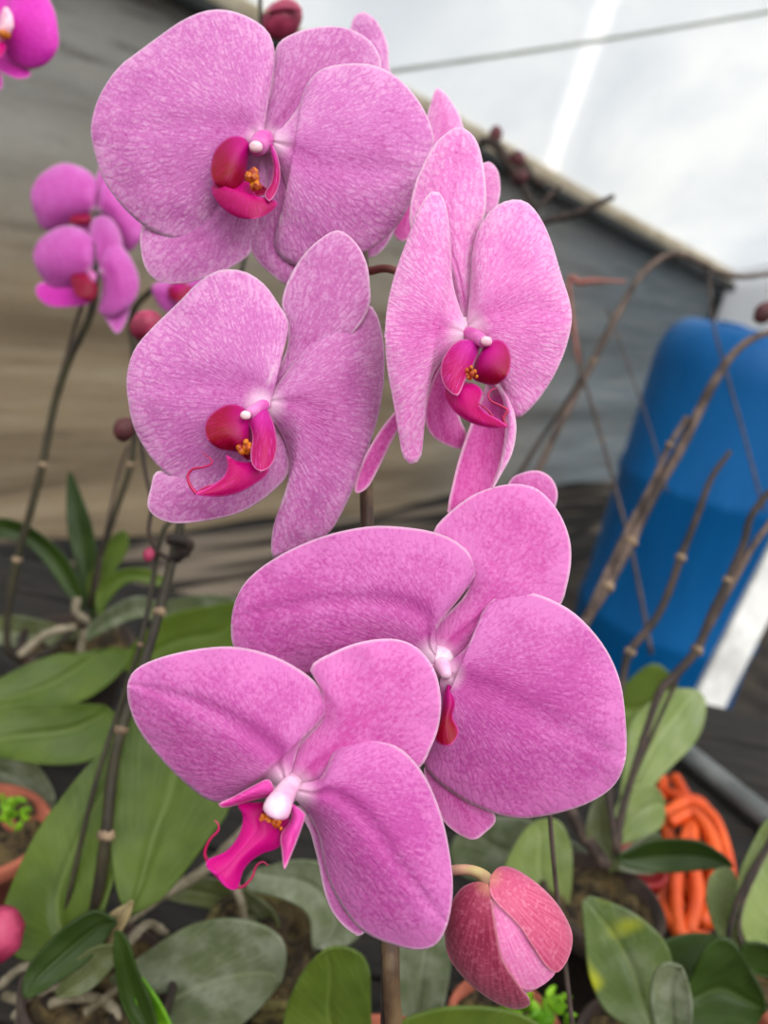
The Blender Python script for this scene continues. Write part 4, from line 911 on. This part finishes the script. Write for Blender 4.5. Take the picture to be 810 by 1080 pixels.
stalk(p10, [(602, 362, 1.04), (622, 420, 1.02), (645, 500, 1.0), (668, 590, 0.98), (687, 690, 0.96)], [0.0014, 0.0022, 0.0022, 0.0024, 0.0028], 'wire', name='hanging_twig', knob=0)
stalk(p10, [(640, 325, 1.05), (662, 385, 1.04), (685, 450, 1.03), (704, 520, 1.02)], 0.0013, 'wire', name='hanging_twig', knob=0)
stalk(p10, [(748, 284, 1.07), (752, 340, 1.06), (768, 400, 1.05), (785, 460, 1.04), (806, 540, 1.03)], 0.0018, 'wire', name='hanging_twig', knob=0)
bud(p10, 523, 142, 1.10, 7, 'bud_dark', 1.4, 1.5)
bud(p10, 545, 168, 1.09, 9, 'bud_dark', 1.0, 1.5)
bud(p10, 548, 187, 1.085, 8, 'bud_dark', 1.2, 0.3)
bud(p10, 806, 330, 1.0, 10, 'bud_dark', 1.3, 0.9)
stalk(p10, [(806, 330, 1.0), (815, 318, 1.03), (818, 290, 1.085)], 0.0015, 'dry_dark', name='pedicel')
leaf(p10, [(480, 690), (420, 660), (360, 660), (330, 680), (380, 700), (440, 710)], 3, 0.98, 'leaf_dark', -20)
leaf(p10, [(640, 740), (690, 700), (720, 740), (700, 780), (660, 790)], 2, 0.96, 'leaf', -20)
# thin stake by the fat bud
st_ = [P(580, 860, 0.36), P(586, 930, 0.365), P(594, 1000, 0.37), P(604, 1085, 0.375)]
d = (st_[-1] - st_[-2]).normalized()
k = (st_[-1].z - BENCH) / abs(d.z)
o = Geo().tube([P(577, 800, 0.355)] + st_ + [st_[-1] + d * k * 0.985], 0.0011, 8).build('plant_stake', M['wire'])
tag(o, 'thin brown stake rising behind the fat bud', 'stake')

# orange tubing
oc = hit(735, 905, Vector((0, 0, BENCH)), Vector((0, 0, 1)))
ot = empty('orange_tubing', (oc.x, oc.y, BENCH), None, 'tangled coil of bright orange plastic tubing among the right hand pots', 'tubing')
rnd = random.Random(5)
loops = [[(700, 822, .84), (697, 850, .83), (705, 880, .82), (712, 920, .82), (720, 970, .82)], [(712, 820, .85), (730, 850, .84), (755, 880, .83), (766, 925, .83), (764, 960, .83)],
         [(700, 860, .83), (725, 846, .82), (752, 862, .82), (766, 900, .82), (770, 930, .83)], [(706, 868, .82), (730, 858, .81), (748, 878, .81), (756, 912, .82), (745, 950, .82)],
         [(704, 978, .80), (706, 960, .79), (728, 948, .78), (750, 934, .78)], [(705, 915, .80), (722, 935, .79), (738, 958, .79), (752, 975, .80)],
         [(702, 895, .83), (715, 890, .82), (740, 905, .82), (752, 935, .82), (740, 975, .82)], [(728, 870, .83), (718, 900, .82), (712, 940, .82), (716, 990, .80)],
         [(740, 848, .85), (748, 900, .84), (742, 950, .84), (730, 1000, .82)], [(700, 835, .84), (722, 842, .84), (742, 850, .84), (760, 890, .84)],
         [(702, 930, .83), (700, 960, .81), (720, 985, .80), (745, 990, .80)], [(732, 860, .82), (730, 900, .81), (735, 945, .81), (726, 985, .81)]]
for i, lp in enumerate(loops):
    Geo().tube([hit(q[0], q[1], Vector((0, 0, BENCH + 0.008 + 0.011 * (i % 4) + 0.012 * math.sin(PI * j / (len(lp) - 1)))), Vector((0, 0, 1))) for j, q in enumerate(lp)], 0.0062, 10, 8).build('tube_loop', M['orange'], ot)
# small red tub beside the tubing
rc = hit(650, 972, Vector((0, 0, BENCH)), Vector((0, 0, 1)))
rt = empty('plastic_tub', (rc.x, rc.y, BENCH), None, 'small dark red plastic tub beside the orange tubing', 'tub')
Geo().lathe((rc.x, rc.y, BENCH + 0.0006), [(0, 0), (0.021, 0), (0.024, 0.06), (0.0255, 0.06), (0.0255, 0.066), (0.0225, 0.066), (0.02, 0.006), (0, 0.006)], 28).build('tub_body', M['red'], rt)
Geo().lathe((rc.x, rc.y, BENCH + 0.02), [(0.0226, 0.0), (0.0236, 0.025)], 28).build('tub_label', M['post'], rt, solid=0.4)

# ------------------------------------------------------------------ camera, light
sc = bpy.context.scene
cam = bpy.data.cameras.new('camera'); co = bpy.data.objects.new('camera', cam); col.objects.link(co)
from mathutils import Matrix
mt = Matrix((RT, UP, -fwd)).transposed().to_4x4(); mt.translation = CAM
co.matrix_world = mt
cam.sensor_fit = 'VERTICAL'; cam.sensor_height = 24.0; cam.lens = F * 24.0 / 1080.0
cam.clip_start = 0.01; cam.clip_end = 100
cam.dof.use_dof = True; cam.dof.focus_distance = 0.268; cam.dof.aperture_fstop = 5.2
sc.camera = co
w = bpy.data.worlds.new('overcast'); sc.world = w; w.use_nodes = True
nt = w.node_tree; nt.nodes.clear()
tc = nt.nodes.new('ShaderNodeTexCoord'); sp = nt.nodes.new('ShaderNodeSeparateXYZ'); mr = nt.nodes.new('ShaderNodeMapRange')
mx = nt.nodes.new('ShaderNodeMix'); mx.data_type = 'RGBA'
bg = nt.nodes.new('ShaderNodeBackground'); ou = nt.nodes.new('ShaderNodeOutputWorld')
nt.links.new(tc.outputs['Generated'], sp.inputs[0]); nt.links.new(sp.outputs[2], mr.inputs[0])
mr.inputs[1].default_value = -0.2; mr.inputs[2].default_value = 0.5
nt.links.new(mr.outputs[0], mx.inputs[0]); mx.inputs[6].default_value = (0.10, 0.10, 0.10, 1); mx.inputs[7].default_value = (1.0, 1.0, 1.0, 1)
nt.links.new(mx.outputs[2], bg.inputs[0]); bg.inputs[1].default_value = 1.5; nt.links.new(bg.outputs[0], ou.inputs[0])
sl = bpy.data.lights.new('sun', 'SUN'); sl.energy = 2.1; sl.angle = math.radians(50); sl.color = (1.0, 0.98, 0.95)
so = bpy.data.objects.new('sun', sl); col.objects.link(so)
so.rotation_euler = Vector((-0.35, 0.75, -1.0)).to_track_quat('-Z', 'Y').to_euler()
so.location = (0.5, -1, 4)
vs = sc.view_settings
vs.view_transform = 'Standard'; vs.look = 'None'; vs.gamma = 1.0; vs.exposure = 0.0; vs.use_curve_mapping = False
